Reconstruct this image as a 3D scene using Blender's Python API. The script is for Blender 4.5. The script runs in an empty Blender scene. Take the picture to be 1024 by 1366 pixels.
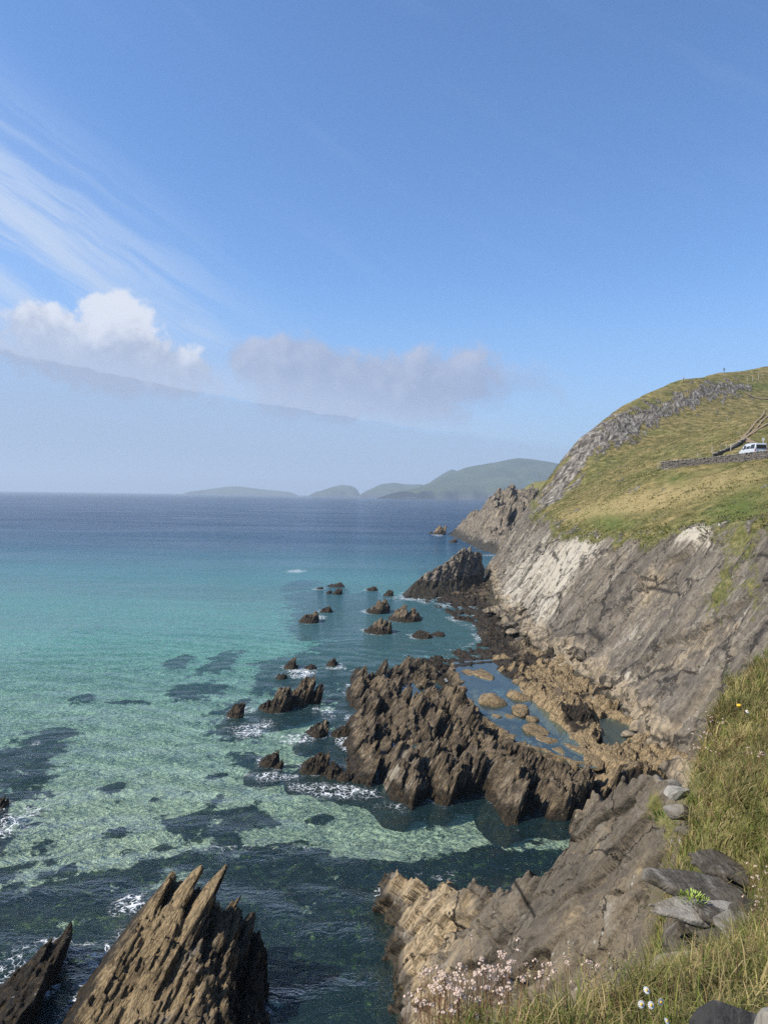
import bpy, math, random
import numpy as np
from mathutils import Matrix, Vector

sc = bpy.context.scene
COL = sc.collection
R = math.radians
rng = np.random.default_rng(7)
random.seed(7)

# ------------------------------------------------------------------ camera
FPX = 985.0                       # focal length in photo pixels (1024 x 1366)
CAMZ = 20.0                       # metres above the sea
PITCH, ROLL = R(1.30), R(0.80)
Fv = np.array([0, math.cos(PITCH), -math.sin(PITCH)])
R0 = np.array([1.0, 0, 0]); U0 = np.cross(R0, Fv)
Rv = math.cos(ROLL) * R0 + math.sin(ROLL) * U0
Uv = -math.sin(ROLL) * R0 + math.cos(ROLL) * U0
CAM = np.array([0, 0, CAMZ])
cam = bpy.data.cameras.new('camera'); camo = bpy.data.objects.new('camera', cam); COL.objects.link(camo)
cam.sensor_fit = 'VERTICAL'; cam.sensor_height = 36.0; cam.lens = FPX / 1366 * 36.0
cam.clip_start = 0.05; cam.clip_end = 60000
camo.matrix_world = Matrix(((Rv[0], Uv[0], -Fv[0], 0), (Rv[1], Uv[1], -Fv[1], 0), (Rv[2], Uv[2], -Fv[2], CAMZ), (0, 0, 0, 1)))
sc.camera = camo

def ray(u, v):
    return Fv + (u - 512) / FPX * Rv + (683 - v) / FPX * Uv
def PY(u, v, y):                  # point of a pixel's ray at ground distance y
    d = ray(u, v); return CAM + d * (y / d[1])
def PZ(u, v, z=0.0):              # point of a pixel's ray on the level z
    d = ray(u, v); return CAM + d * ((z - CAMZ) / d[2])
def proj(p):
    q = p - CAM; w = q @ Fv
    return 512 + FPX * (q @ Rv) / w, 683 - FPX * (q @ Uv) / w

# ------------------------------------------------------------------ light
SUN_EL, SUN_AZ = R(46), R(-103)      # azimuth from +Y towards +X: the sun stands to the left
sun_dir = np.array([math.sin(SUN_AZ) * math.cos(SUN_EL), math.cos(SUN_AZ) * math.cos(SUN_EL), math.sin(SUN_EL)])
sl = bpy.data.lights.new('sun', 'SUN'); sl.energy = 5.0; sl.angle = R(0.5); sl.color = (1.0, 0.93, 0.82)
so = bpy.data.objects.new('sun', sl); COL.objects.link(so)
so.rotation_euler = Vector(tuple(-sun_dir)).to_track_quat('-Z', 'Y').to_euler()
so.location = (-60, 0, 90)
sc.view_settings.view_transform = 'Standard'; sc.view_settings.look = 'None'
sc.view_settings.exposure = 0.4; sc.view_settings.gamma = 1.0
sc.view_settings.use_curve_mapping = False
sc.render.engine = 'CYCLES'
sc.cycles.use_denoising = False; sc.cycles.use_adaptive_sampling = True; sc.cycles.adaptive_threshold = 0.012; sc.cycles.adaptive_min_samples = 40; sc.cycles.sample_clamp_direct = 4.0; sc.cycles.sample_clamp_indirect = 2.0
sc.cycles.max_bounces = 6; sc.cycles.diffuse_bounces = 2; sc.cycles.glossy_bounces = 2
sc.cycles.transmission_bounces = 2; sc.cycles.transparent_max_bounces = 8; sc.cycles.volume_bounces = 0
sc.cycles.caustics_reflective = False; sc.cycles.caustics_refractive = False

# ------------------------------------------------------------------ node helper
class NT:
    def __init__(s, tree):
        s.t = tree; s.n = tree.nodes; s.l = tree.links; s.n.clear()
    def new(s, typ, **kw):
        n = s.n.new(typ)
        for k, v in kw.items(): setattr(n, k, v)
        return n
    def put(s, sock, v):
        if isinstance(v, bpy.types.NodeSocket): s.l.new(v, sock)
        elif isinstance(v, (tuple, list)) and len(v) == 3 and sock.type == 'RGBA': sock.default_value = (*v, 1)
        else: sock.default_value = v
    def m(s, op, a, b=None, c=None, clamp=False):
        n = s.new('ShaderNodeMath', operation=op); n.use_clamp = clamp
        s.put(n.inputs[0], a)
        if b is not None: s.put(n.inputs[1], b)
        if c is not None: s.put(n.inputs[2], c)
        return n.outputs[0]
    def vm(s, op, a, b=None):
        n = s.new('ShaderNodeVectorMath', operation=op); s.put(n.inputs[0], a)
        if b is not None: s.put(n.inputs[1], b)
        return n.outputs['Value'] if op in ('DOT_PRODUCT', 'LENGTH') else n.outputs[0]
    def ss(s, x, a, b, lo=0.0, hi=1.0):
        n = s.new('ShaderNodeMapRange', interpolation_type='SMOOTHSTEP')
        s.put(n.inputs[0], x); s.put(n.inputs[1], a); s.put(n.inputs[2], b); s.put(n.inputs[3], lo); s.put(n.inputs[4], hi)
        return n.outputs[0]
    def noise(s, vec, scale=1.0, detail=4.0, rough=0.55, dist=0.0, lac=2.0):
        n = s.new('ShaderNodeTexNoise'); s.put(n.inputs['Vector'], vec)
        n.inputs['Scale'].default_value = scale; n.inputs['Detail'].default_value = detail
        n.inputs['Roughness'].default_value = rough; n.inputs['Distortion'].default_value = dist; n.inputs['Lacunarity'].default_value = lac
        return n.outputs[0]
    def voro(s, vec, scale=1.0, feature='F1', rand=1.0, out=0):
        n = s.new('ShaderNodeTexVoronoi', feature=feature); s.put(n.inputs['Vector'], vec)
        n.inputs['Scale'].default_value = scale; n.inputs['Randomness'].default_value = rand
        return n.outputs[out]
    def ramp(s, fac, stops, interp='LINEAR'):
        n = s.new('ShaderNodeValToRGB'); s.put(n.inputs[0], fac); e = n.color_ramp.elements
        n.color_ramp.interpolation = interp
        while len(e) < len(stops): e.new(0.5)
        for k, (p, c) in enumerate(stops): e[k].position = p; e[k].color = (*c, 1)
        return n.outputs[0]
    def mix(s, f, a, b, blend='MIX'):
        n = s.new('ShaderNodeMix', data_type='RGBA', blend_type=blend); n.clamp_factor = True
        s.put(n.inputs[0], f); s.put(n.inputs[6], a); s.put(n.inputs[7], b)
        return n.outputs[2]
    def comb(s, x, y, z):
        n = s.new('ShaderNodeCombineXYZ'); s.put(n.inputs[0], x); s.put(n.inputs[1], y); s.put(n.inputs[2], z); return n.outputs[0]
    def sep(s, v):
        n = s.new('ShaderNodeSeparateXYZ'); s.put(n.inputs[0], v); return n.outputs
    def attr(s, name, out='Fac'):
        n = s.new('ShaderNodeAttribute', attribute_name=name); return n.outputs[out]
    def bump(s, h, strength=0.5, dist=0.1, normal=None):
        n = s.new('ShaderNodeBump'); n.inputs['Strength'].default_value = strength; n.inputs['Distance'].default_value = dist
        s.put(n.inputs['Height'], h)
        if normal is not None: s.put(n.inputs['Normal'], normal)
        return n.outputs[0]

def new_mat(name):
    m = bpy.data.materials.new(name); m.use_nodes = True
    return m, NT(m.node_tree)

def finish(T, color, rough=0.9, normal=None, spec=0.25, extra=None):
    p = T.new('ShaderNodeBsdfPrincipled'); o = T.new('ShaderNodeOutputMaterial')
    T.put(p.inputs['Base Color'], color); T.put(p.inputs['Roughness'], rough); p.inputs['Specular IOR Level'].default_value = spec
    if normal is not None: T.put(p.inputs['Normal'], normal)
    if extra:
        for k, v in extra.items(): T.put(p.inputs[k], v)
    T.l.new(p.outputs[0], o.inputs[0]); return p

# ------------------------------------------------------------------ world: sky with clouds
w = bpy.data.worlds.new('World'); sc.world = w; w.use_nodes = True; w.cycles.sampling_method = 'NONE'
T = NT(w.node_tree)
sky = T.new('ShaderNodeTexSky', sky_type='NISHITA'); sky.sun_disc = False
sky.sun_elevation = SUN_EL; sky.sun_rotation = SUN_AZ
sky.altitude = 20; sky.air_density = 1.0; sky.dust_density = 0.6; sky.ozone_density = 2.2
bg = T.new('ShaderNodeBackground'); bg.inputs[1].default_value = 0.115
gen = T.new('ShaderNodeTexCoord').outputs['Generated']
gx, gy, gz = T.sep(gen)
az = T.m('MULTIPLY', T.m('ARCTAN2', gx, gy), 57.2958)             # degrees, 0 ahead
el = T.m('MULTIPLY', T.m('ARCSINE', gz), 57.2958)
ae = T.comb(az, el, 0.0)
def ell(cx, cy, rx, ry, tilt=0.0):                                  # soft elliptic coordinate in degrees, 0 at centre, 1 at rim
    c, s_ = math.cos(R(tilt)), math.sin(R(tilt))
    dx = T.m('SUBTRACT', az, cx); dy = T.m('SUBTRACT', el, cy)
    a = T.m('DIVIDE', T.m('ADD', T.m('MULTIPLY', dx, c), T.m('MULTIPLY', dy, s_)), rx)
    b = T.m('DIVIDE', T.m('SUBTRACT', T.m('MULTIPLY', dy, c), T.m('MULTIPLY', dx, s_)), ry)
    return T.m('SQRT', T.m('ADD', T.m('MULTIPLY', a, a), T.m('MULTIPLY', b, b))), a, b
skyc = T.mix(1.0, sky.outputs[0], (0.71, 0.97, 1.25), 'MULTIPLY')
# high cirrus veil: streaks fanning down to the right
rot0 = T.new('ShaderNodeMapping'); T.l.new(ae, rot0.inputs[0]); rot0.inputs['Rotation'].default_value = (0, 0, R(27))
rot = T.new('ShaderNodeMapping'); T.l.new(rot0.outputs[0], rot.inputs[0]); rot.inputs['Scale'].default_value = (0.040, 0.42, 1)
warp = T.noise(ae, 0.06, 3)
rv = T.vm('ADD', rot.outputs[0], T.comb(0.0, T.m('MULTIPLY', warp, 1.6), 0.0))
cir = T.noise(rv, 1.0, 6, 0.62, 0.2)
cm_, _, cb = ell(-29.0, 18.0, 31, 10.5, -28)
cmask = T.ss(cm_, 1.05, 0.0)
cw = T.m('MULTIPLY', T.ss(cir, 0.40, 0.62, 0.16, 1.0), T.ss(T.m('ADD', cm_, T.m('MULTIPLY', T.m('SUBTRACT', cir, 0.5), 0.9)), 1.05, 0.15))
c2_, _, _ = ell(-21.0, 15.9, 10.5, 1.1, -19)
c2 = T.m('MULTIPLY', T.ss(T.m('ADD', c2_, T.m('MULTIPLY', T.m('SUBTRACT', cir, 0.5), 1.6)), 1.0, 0.0), 0.62)
c3_, _, _ = ell(-14.0, 11.9, 5.5, 1.1, -20)
c3 = T.m('MULTIPLY', T.ss(T.m('ADD', c3_, T.m('MULTIPLY', T.m('SUBTRACT', cir, 0.5), 1.2)), 1.0, 0.0), 0.65)
far_c = T.m('MULTIPLY', T.ss(cir, 0.50, 0.80), T.m('MULTIPLY', T.ss(el, 4.0, 18.0), 0.06))
cw = T.m('MAXIMUM', T.m('MAXIMUM', cw, c2), T.m('MAXIMUM', c3, far_c))
skyc = T.mix(T.m('MULTIPLY', cw, 0.95), skyc, (3.7, 4.5, 5.9))
# pale band of air low over the sea
skyc = T.mix(T.ss(el, 17.0, 0.0, 0.0, 0.80), skyc, (2.45, 3.45, 5.2))
# cumulus
def cumulus(skyc, lobes, base, scale, edge, lit, shade, amount, seed, soft, rim=0.62):
    p = T.vm('ADD', ae, (seed, seed * 0.7, 0))
    n1 = T.noise(p, scale, 5, 0.60, 0.3)
    n2 = T.noise(T.vm('ADD', p, (-0.7, 0.9, 0)), scale, 3, 0.60, 0.3)
    fine = T.noise(p, scale * 4.5, 3, 0.6)
    d = None; hgt = None
    for cx, cy, rx, ry, ti in lobes:
        rr, a, b = ell(cx, cy, rx, ry, ti)
        q = T.m('SUBTRACT', 1.0, rr)
        d = q if d is None else T.m('SMOOTH_MAX', d, q, 0.25)
        hgt = b if hgt is None else hgt
    d = T.m('ADD', d, T.m('ADD', T.m('MULTIPLY', T.m('SUBTRACT', n1, 0.5), edge), T.m('MULTIPLY', T.m('SUBTRACT', fine, 0.5), edge * 0.35)))
    bl = T.m('ADD', T.m('MULTIPLY', T.m('SUBTRACT', el, base), 0.30), T.m('MULTIPLY', T.m('SUBTRACT', n2, 0.42), 0.9))
    d = T.m('MINIMUM', d, bl)
    m_ = T.m('MULTIPLY', T.ss(d, 0.0, soft), amount)
    sh = T.m('ADD', T.m('MULTIPLY', T.m('SUBTRACT', n1, n2), 1.7), T.m('ADD', T.m('MULTIPLY', hgt, rim), T.m('MULTIPLY', T.m('SUBTRACT', fine, 0.5), 0.5)))
    colr = T.mix(T.ss(sh, -0.25, 0.75), shade, lit)
    return T.mix(m_, skyc, colr)
skyc = cumulus(skyc, [(-1.0, 8.6, 13.0, 4.0, 0), (-8.0, 9.8, 6.5, 2.4, 0)], 5.2, 0.15, 1.7, (3.4, 3.8, 4.95), (2.25, 2.8, 4.15), 0.95, 17.0, 0.45, 0.30)
skyc = cumulus(skyc, [(9.5, 8.8, 6.5, 1.9, 0)], 6.6, 0.30, 2.2, (2.9, 3.6, 5.2), (2.3, 3.0, 4.6), 0.5, 29.0, 0.9)
skyc = cumulus(skyc, [(-20.2, 9.4, 9.0, 3.2, -5), (-20.0, 12.3, 3.2, 2.4, 0), (-24.8, 11.2, 3.2, 2.2, 0)], 6.6, 0.25, 1.6, (5.2, 5.45, 6.1), (2.55, 2.95, 4.05), 0.94, 3.0, 0.34)
skyc = cumulus(skyc, [(-30.0, 10.2, 3.8, 1.9, 0)], 8.6, 0.36, 1.8, (3.9, 4.4, 5.6), (2.6, 3.1, 4.3), 0.85, 9.0, 0.5)
# low sea-fog bank with a crisp sloping top edge
nb = T.noise(ae, 0.35, 4, 0.62)
wob = T.m('MULTIPLY', T.m('SUBTRACT', nb, 0.5), 0.9)
topl = T.m('ADD', T.m('ADD', T.m('MULTIPLY', T.m('POWER', T.m('MAXIMUM', T.m('DIVIDE', T.m('SUBTRACT', 22.0, az), 50.0), 0.0), 1.2), 6.4), 3.2), wob)
dl = T.m('SUBTRACT', topl, el)
rim_ = T.m('MULTIPLY', T.ss(dl, -3.6, -0.1), T.ss(az, 18.0, -6.0))
skyc = T.mix(T.m('MULTIPLY', rim_, T.ss(dl, 0.05, -0.05, 0.0, 0.7)), skyc, (3.3, 4.0, 5.4))
fb = T.m('MULTIPLY', T.ss(dl, -0.25, 0.45), T.ss(az, 30.0, 4.0, 0.25, 1.0))
fb = T.m('MULTIPLY', fb, T.ss(dl, 0.0, 5.0, 0.55, 0.80))
fcol = T.mix(T.noise(T.vm('MULTIPLY', ae, (0.03, 0.5, 1)), 1.0, 4), (2.35, 3.1, 4.55), (2.6, 3.3, 4.7))
skyc = T.mix(fb, skyc, fcol)
T.l.new(skyc, bg.inputs[0]); ow = T.new('ShaderNodeOutputWorld'); T.l.new(bg.outputs[0], ow.inputs[0])

# ------------------------------------------------------------------ numpy noise
def _hash(ix, iy, iz, seed):
    h = (ix.astype(np.int64) * 374761393 + iy.astype(np.int64) * 668265263 + iz.astype(np.int64) * 2147483647 + seed * 1274126177) & 0xFFFFFFFF
    h = ((h ^ (h >> 13)) * 1274126177) & 0xFFFFFFFF
    h = ((h ^ (h >> 15)) * 2246822519) & 0xFFFFFFFF
    h = h ^ (h >> 16)
    return h.astype(np.float64) / 4294967295.0
def vn(x, y=0.0, z=0.0, seed=0):
    x, y, z = np.broadcast_arrays(np.asarray(x, float), np.asarray(y, float), np.asarray(z, float))
    ix, iy, iz = np.floor(x), np.floor(y), np.floor(z)
    fx, fy, fz = x - ix, y - iy, z - iz
    fx = fx * fx * fx * (fx * (fx * 6 - 15) + 10); fy = fy * fy * fy * (fy * (fy * 6 - 15) + 10); fz = fz * fz * fz * (fz * (fz * 6 - 15) + 10)
    r = 0
    for a in (0, 1):
        wx = fx if a else 1 - fx
        for b in (0, 1):
            wy = fy if b else 1 - fy
            for c in (0, 1):
                wz = fz if c else 1 - fz
                r = r + wx * wy * wz * _hash(ix + a, iy + b, iz + c, seed)
    return r * 2 - 1
def fbm(x, y=0.0, z=0.0, seed=0, octv=4, gain=0.5):
    r = 0; a = 1.0; s = 0
    x, y, z = np.broadcast_arrays(np.asarray(x, float), np.asarray(y, float), np.asarray(z, float))
    for o in range(octv):
        r = r + a * vn(x, y, z, seed + o * 13); s += a; a *= gain
        x, y, z = (0.8 * x - 0.6 * y) * 2.03 + 1.7, (0.6 * x + 0.8 * y) * 2.03 + 5.1, z * 2.03 + 3.3
    return r / s
def worley(x, y, seed=0):         # F1, F2, id of the nearest cell (2-D)
    x, y = np.broadcast_arrays(np.asarray(x, float), np.asarray(y, float))
    ix, iy = np.floor(x), np.floor(y)
    f1 = np.full(x.shape, 9.0); f2 = np.full(x.shape, 9.0); idr = np.zeros(x.shape)
    z = np.zeros(x.shape)
    for a in (-1, 0, 1):
        for b in (-1, 0, 1):
            jx, jy = ix + a, iy + b
            px = jx + 0.1 + 0.8 * _hash(jx, jy, z, seed); py = jy + 0.1 + 0.8 * _hash(jx, jy, z, seed + 5)
            d = np.hypot(px - x, py - y); h = _hash(jx, jy, z, seed + 11)
            m = d < f1
            f2 = np.where(m, f1, np.minimum(f2, d)); idr = np.where(m, h, idr); f1 = np.where(m, d, f1)
    return f1, f2, idr
def sstep(x, a, b):
    t = np.clip((x - a) / (b - a), 0, 1); return t * t * (3 - 2 * t)
def polydist(px, py, poly):       # signed distance in plan, positive inside
    poly = np.asarray(poly, float)[:, :2]
    d = np.full(px.shape, 1e9); ins = np.zeros(px.shape, bool)
    n = len(poly)
    for i in range(n):
        ax, ay = poly[i]; bx, by = poly[(i + 1) % n]
        ex, ey = bx - ax, by - ay
        t = np.clip(((px - ax) * ex + (py - ay) * ey) / (ex * ex + ey * ey + 1e-12), 0, 1)
        d = np.minimum(d, np.hypot(px - ax - t * ex, py - ay - t * ey))
        c = ((ay > py) != (by > py)) & (px < (bx - ax) * (py - ay) / (by - ay + 1e-12) + ax)
        ins ^= c
    return np.where(ins, d, -d)
class RBF:                        # thin-plate surface through scattered points
    def __init__(s, pts, smooth=0.0, sc_=1.0):
        p = np.asarray(pts, float); s.sc = sc_; s.xy = p[:, :2] / sc_; n = len(p)
        r = np.hypot(*(s.xy[:, None] - s.xy[None]).transpose(2, 0, 1))
        K = s.k(r) + smooth * np.eye(n); Pm = np.c_[np.ones(n), s.xy]
        A = np.block([[K, Pm], [Pm.T, np.zeros((3, 3))]])
        s.w = np.linalg.lstsq(A, np.r_[p[:, 2], 0, 0, 0], rcond=None)[0]
    @staticmethod
    def k(r): return np.where(r > 1e-9, r * r * np.log(np.maximum(r, 1e-9)), 0)
    def __call__(s, x, y):
        sh = np.shape(x); x = np.ravel(x) / s.sc; y = np.ravel(y) / s.sc
        o = s.w[-3] + s.w[-2] * x + s.w[-1] * y
        for i in range(len(s.xy)): o = o + s.w[i] * s.k(np.hypot(x - s.xy[i, 0], y - s.xy[i, 1]))
        return o.reshape(sh)

# ------------------------------------------------------------------ mesh helpers
def link_mesh(name, verts, faces, mat, parent=None, smooth=False, attrs=None):
    me = bpy.data.meshes.new(name)
    verts = np.asarray(verts, np.float32)
    if isinstance(faces, np.ndarray):
        nf, k = faces.shape
        me.vertices.add(len(verts)); me.vertices.foreach_set('co', verts.ravel())
        me.loops.add(nf * k); me.loops.foreach_set('vertex_index', faces.ravel().astype(np.int32))
        me.polygons.add(nf); me.polygons.foreach_set('loop_start', np.arange(0, nf * k, k, dtype=np.int32))
        me.update(calc_edges=True)
    else:
        me.from_pydata([tuple(map(float, v)) for v in verts], [], faces); me.update()
    if smooth: me.polygons.foreach_set('use_smooth', np.ones(len(me.polygons), bool))
    if attrs:
        for k_, v_ in attrs.items():
            v_ = np.asarray(v_, np.float32)
            if v_.ndim == 2:
                a = me.attributes.new(k_, 'FLOAT_COLOR', 'POINT'); c4 = np.ones((len(v_), 4), np.float32); c4[:, :v_.shape[1]] = v_
                a.data.foreach_set('color', c4.ravel())
            else:
                a = me.attributes.new(k_, 'FLOAT', 'POINT'); a.data.foreach_set('value', v_)
    if mat: me.materials.append(mat)
    o = bpy.data.objects.new(name, me); COL.objects.link(o)
    if parent: o.parent = parent
    return o
def gridfaces(nr, nc, mask=None, flip=False):
    i = np.arange(nr * nc).reshape(nr, nc)
    f = np.stack([i[:-1, :-1], i[:-1, 1:], i[1:, 1:], i[1:, :-1]], -1)
    if flip: f = f[..., ::-1]
    f = f.reshape(-1, 4)
    if mask is not None: f = f[mask.ravel()]
    return f
def tag(o, label=None, cat=None, group=None, kind=None):
    if label: o['label'] = label
    if cat: o['category'] = cat
    if group: o['group'] = group
    if kind: o['kind'] = kind
    return o
def empty(name, loc=(0, 0, 0), rz=0):
    o = bpy.data.objects.new(name, None); COL.objects.link(o); o.location = tuple(map(float, loc)); o.rotation_euler = (0, 0, rz)
    o.empty_display_size = 0.2
    return o
def normals_of(P):                 # per-vertex normals of a (nr,nc,3) grid
    gu = np.gradient(P, axis=1); gv = np.gradient(P, axis=0)
    n = np.cross(gu, gv); n /= np.linalg.norm(n, axis=2, keepdims=True) + 1e-12
    return n

# bedding of the rock: strata strike roughly along the coast and dip to the left at about 57 degrees
DIP = 0.64                         # dx per dz on a bedding plane
STR = 0.13                         # strike leans to the left with distance
BN = np.array([-0.835, -0.11, 0.535]); BN /= np.linalg.norm(BN)      # bedding normal
BT = np.array([-0.13, 0.99, 0.0]); BT -= BN * (BT @ BN); BT /= np.linalg.norm(BT)
BU = np.cross(BN, BT); BU = BU if BU[2] > 0 else -BU

# ------------------------------------------------------------------ materials
def strata_coords(T):
    pos = T.new('ShaderNodeNewGeometry').outputs['Position']
    wv = T.noise(pos, 0.25, 3)
    s = T.m('ADD', T.vm('DOT_PRODUCT', pos, tuple(BN)), T.m('MULTIPLY', wv, 0.8))
    t = T.vm('DOT_PRODUCT', pos, tuple(BT)); u = T.vm('DOT_PRODUCT', pos, tuple(BU))
    return pos, s, t, u

def rock_material(name, base, pale, dark, tan, bump=0.6, fine=1.0, cs=1.0, cracks=0.5, mott=0.6, cw=0.03, sk=1.0, us=1.0):
    """attribute 'tint': r = pale streaks, g = dark weed (painted flank shade too on the stack), b = ochre; attribute 'veg' = plants"""
    m, T = new_mat(name)
    pos, s, t, u = strata_coords(T)
    X3 = lambda a, b, c: T.comb(T.m('MULTIPLY', s, a), T.m('ADD', T.m('MULTIPLY', t, b), T.m('MULTIPLY', u, b * 0.22)), T.m('MULTIPLY', u, c))
    streak = T.noise(X3(7.0, 1.5, 0.30 * us), 1.0 * fine, 6, 0.66, 0.3)
    thin = T.noise(X3(22.0, 3.2, 0.7 * us), 1.0 * fine, 5, 0.68)
    fine_n = T.noise(pos, 7.0 * fine, 6, 0.70)
    big = T.noise(X3(0.7, 0.30, 0.10), 1.0, 6, 0.64, 0.5)
    mid = T.noise(X3(1.6, 0.8, 0.55), 1.0, 6, 0.68, 0.6)
    k = lambda c, f: tuple(min(1.0, f * x) for x in c)
    mixc = lambda a, b, f: tuple(x * (1 - f) + y * f for x, y in zip(a, b))
    col = T.ramp(streak, [(0.33, k(base, 0.38)), (0.44, k(base, 0.85)), (0.54, mixc(base, tan, 0.35)), (0.68, mixc(base, pale, 0.6))])
    col = T.mix(1.0 - sk, col, mixc(base, tan, 0.12)) if sk < 1 else col
    col = T.mix(T.ss(thin, 0.50, 0.36, 0.0, 0.75 * sk), col, k(base, 0.28))
    col = T.mix(T.ss(big, 0.46, 0.64, 0.0, mott), col, T.mix(streak, mixc(base, tan, 0.5), k(tan, 1.15)))
    col = T.mix(T.ss(mid, 0.50, 0.36, 0.0, mott), col, k(base, 0.45))
    col = T.mix(T.ss(mid, 0.58, 0.70, 0.0, 0.5), col, mixc(base, pale, 0.55))
    col = T.mix(T.ss(fine_n, 0.52, 0.36, 0.0, 0.55), col, k(base, 0.35))
    tint = T.new('ShaderNodeAttribute', attribute_name='tint'); tr, tg, tb = T.sep(tint.outputs['Color'])
    brk = T.noise(X3(3.0, 0.75, 0.17), 1.0, 7, 0.68, 0.4)
    pm = T.ss(T.m('ADD', T.m('MULTIPLY', tr, 0.34), brk), 0.60, 0.80)
    col = T.mix(T.m('MULTIPLY', pm, 0.8), col, T.mix(fine_n, k(pale, 0.72), k(pale, 1.12)))
    om = T.ss(T.m('ADD', T.m('MULTIPLY', tb, 0.42), T.noise(pos, 0.7, 6, 0.66)), 0.60, 0.84)
    col = T.mix(T.m('MULTIPLY', om, 0.82), col, T.mix(T.ss(thin, 0.38, 0.6), k(tan, 0.5), k(tan, 1.35)))
    dn = T.noise(pos, 0.8, 6, 0.68)
    dm = T.ss(T.m('ADD', T.m('MULTIPLY', tg, 0.5), dn), 0.66, 0.88)
    weed = T.ramp(T.noise(pos, 4.0, 6, 0.7), [(0.36, k(dark, 0.7)), (0.52, k(dark, 1.6)), (0.66, (dark[0] * 4.5, dark[1] * 3.8, dark[2] * 2.4))])
    col = T.mix(dm, col, weed)
    # cracks between joint blocks
    wob = T.vm('MULTIPLY', T.comb(T.noise(pos, 0.9, 5, 0.62), T.noise(T.vm('ADD', pos, (7, 3, 1)), 0.9, 5, 0.62), 0.0), (0.0, 0.9, 0.0))
    cv = T.vm('ADD', X3(0.30 * cs, 0.50 * cs, 0.26 * cs), wob)
    ck = T.voro(cv, 1.0, 'DISTANCE_TO_EDGE'); ck2 = T.voro(T.vm('ADD', cv, (3.1, 1.7, 0)), 2.6, 'DISTANCE_TO_EDGE')
    gate = T.ss(T.noise(pos, 0.5 * cs, 3), 0.42, 0.56)
    ckm = T.m('MULTIPLY', T.ss(ck, 0.0, cw), T.m('MAXIMUM', T.ss(ck2, 0.0, cw * 1.6, 0.3, 1.0), gate))
    col = T.mix(T.m('MULTIPLY', T.m('SUBTRACT', 1.0, ckm), cracks), col, k(base, 0.16))
    # lichen specks
    lv = T.voro(pos, 3.2, 'F1', 1.0)
    lm = T.m('MULTIPLY', T.ss(T.m('ADD', lv, T.m('MULTIPLY', fine_n, 0.25)), 0.32, 0.20), T.ss(big, 0.5, 0.62, 0.0, 0.7))
    col = T.mix(lm, col, (0.42, 0.41, 0.36))
    # plants in cracks and on ledges
    veg = T.attr('veg')
    vm_ = T.ss(T.m('ADD', T.m('MULTIPLY', veg, 0.5), T.noise(pos, 1.3, 7, 0.72)), 0.66, 0.80)
    gcol = T.ramp(T.noise(pos, 2.2, 6, 0.68), [(0.34, (0.035, 0.042, 0.012)), (0.5, (0.105, 0.105, 0.032)), (0.66, (0.20, 0.165, 0.075))])
    col = T.mix(vm_, col, gcol)
    h = T.m('ADD', T.m('MULTIPLY', streak, sk), T.m('ADD', T.m('MULTIPLY', fine_n, 0.45), T.m('MULTIPLY', thin, 0.5 * sk)))
    h = T.m('ADD', h, T.m('ADD', T.m('MULTIPLY', ckm, 0.5 * cracks), T.m('MULTIPLY', mid, 0.8 * sk)))
    h = T.m('ADD', h, T.m('MULTIPLY', T.m('MULTIPLY', T.noise(pos, 6.0, 4), vm_), 1.2))
    nrm = T.bump(h, bump, 0.30)
    rough = T.m('SUBTRACT', 0.92, T.m('MULTIPLY', dm, 0.30))
    finish(T, col, rough, nrm, 0.22)
    return m

M_CLIFF = rock_material('cliff_rock', (0.104, 0.091, 0.076), (0.46, 0.415, 0.335), (0.020, 0.017, 0.010), (0.25, 0.20, 0.135), 0.40, 0.36, 0.36, 0.9, 0.38, 0.035, 0.55)
M_REEF = rock_material('reef_rock', (0.128, 0.099, 0.068), (0.42, 0.37, 0.29), (0.020, 0.015, 0.009), (0.31, 0.225, 0.120), 0.95, 1.2, 1.0, 0.5, 0.5, 0.03, 1.0, 3.2)
M_NEAR = rock_material('near_rock', (0.082, 0.071, 0.058), (0.30, 0.27, 0.22), (0.022, 0.018, 0.012), (0.31, 0.235, 0.14), 0.45, 1.4, 0.7, 1.0, 0.30, 0.020, 0.30)
M_DARK = rock_material('dark_lichened_rock', (0.040, 0.039, 0.038), (0.38, 0.36, 0.33), (0.022, 0.018, 0.012), (0.06, 0.055, 0.05), 0.4, 6.0, 3.0, 0.3, 0.3, 0.03, 0.4)
M_SLAB = rock_material('ledge_rock', (0.085, 0.075, 0.063), (0.36, 0.34, 0.30), (0.022, 0.018, 0.012), (0.22, 0.18, 0.12), 0.4, 5.0, 3.0, 0.4, 0.5, 0.03, 0.5)

m, T = new_mat('hill_grass'); M_GRASS = m
pos = T.new('ShaderNodeNewGeometry').outputs['Position']
n1 = T.noise(pos, 0.09, 5, 0.6); n2 = T.noise(T.vm('MULTIPLY', pos, (1, 1, 2.0)), 0.55, 6, 0.68); n3 = T.noise(pos, 2.6, 5, 0.7)
col = T.ramp(n2, [(0.34, (0.060, 0.058, 0.020)), (0.46, (0.135, 0.115, 0.042)), (0.56, (0.205, 0.165, 0.068)), (0.68, (0.31, 0.24, 0.12))])
col = T.mix(T.ss(n1, 0.46, 0.60, 0.0, 0.6), col, T.ramp(n2, [(0.36, (0.045, 0.055, 0.016)), (0.52, (0.120, 0.128, 0.040)), (0.68, (0.20, 0.19, 0.07))]))
col = T.mix(T.ss(n3, 0.54, 0.70, 0.0, 0.55), col, (0.04, 0.042, 0.014))
tint = T.new('ShaderNodeAttribute', attribute_name='tint'); tr, tg, tb = T.sep(tint.outputs['Color'])
col = T.mix(T.m('MULTIPLY', tr, 0.7), col, T.mix(n3, (0.24, 0.19, 0.085), (0.40, 0.31, 0.15)))
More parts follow.
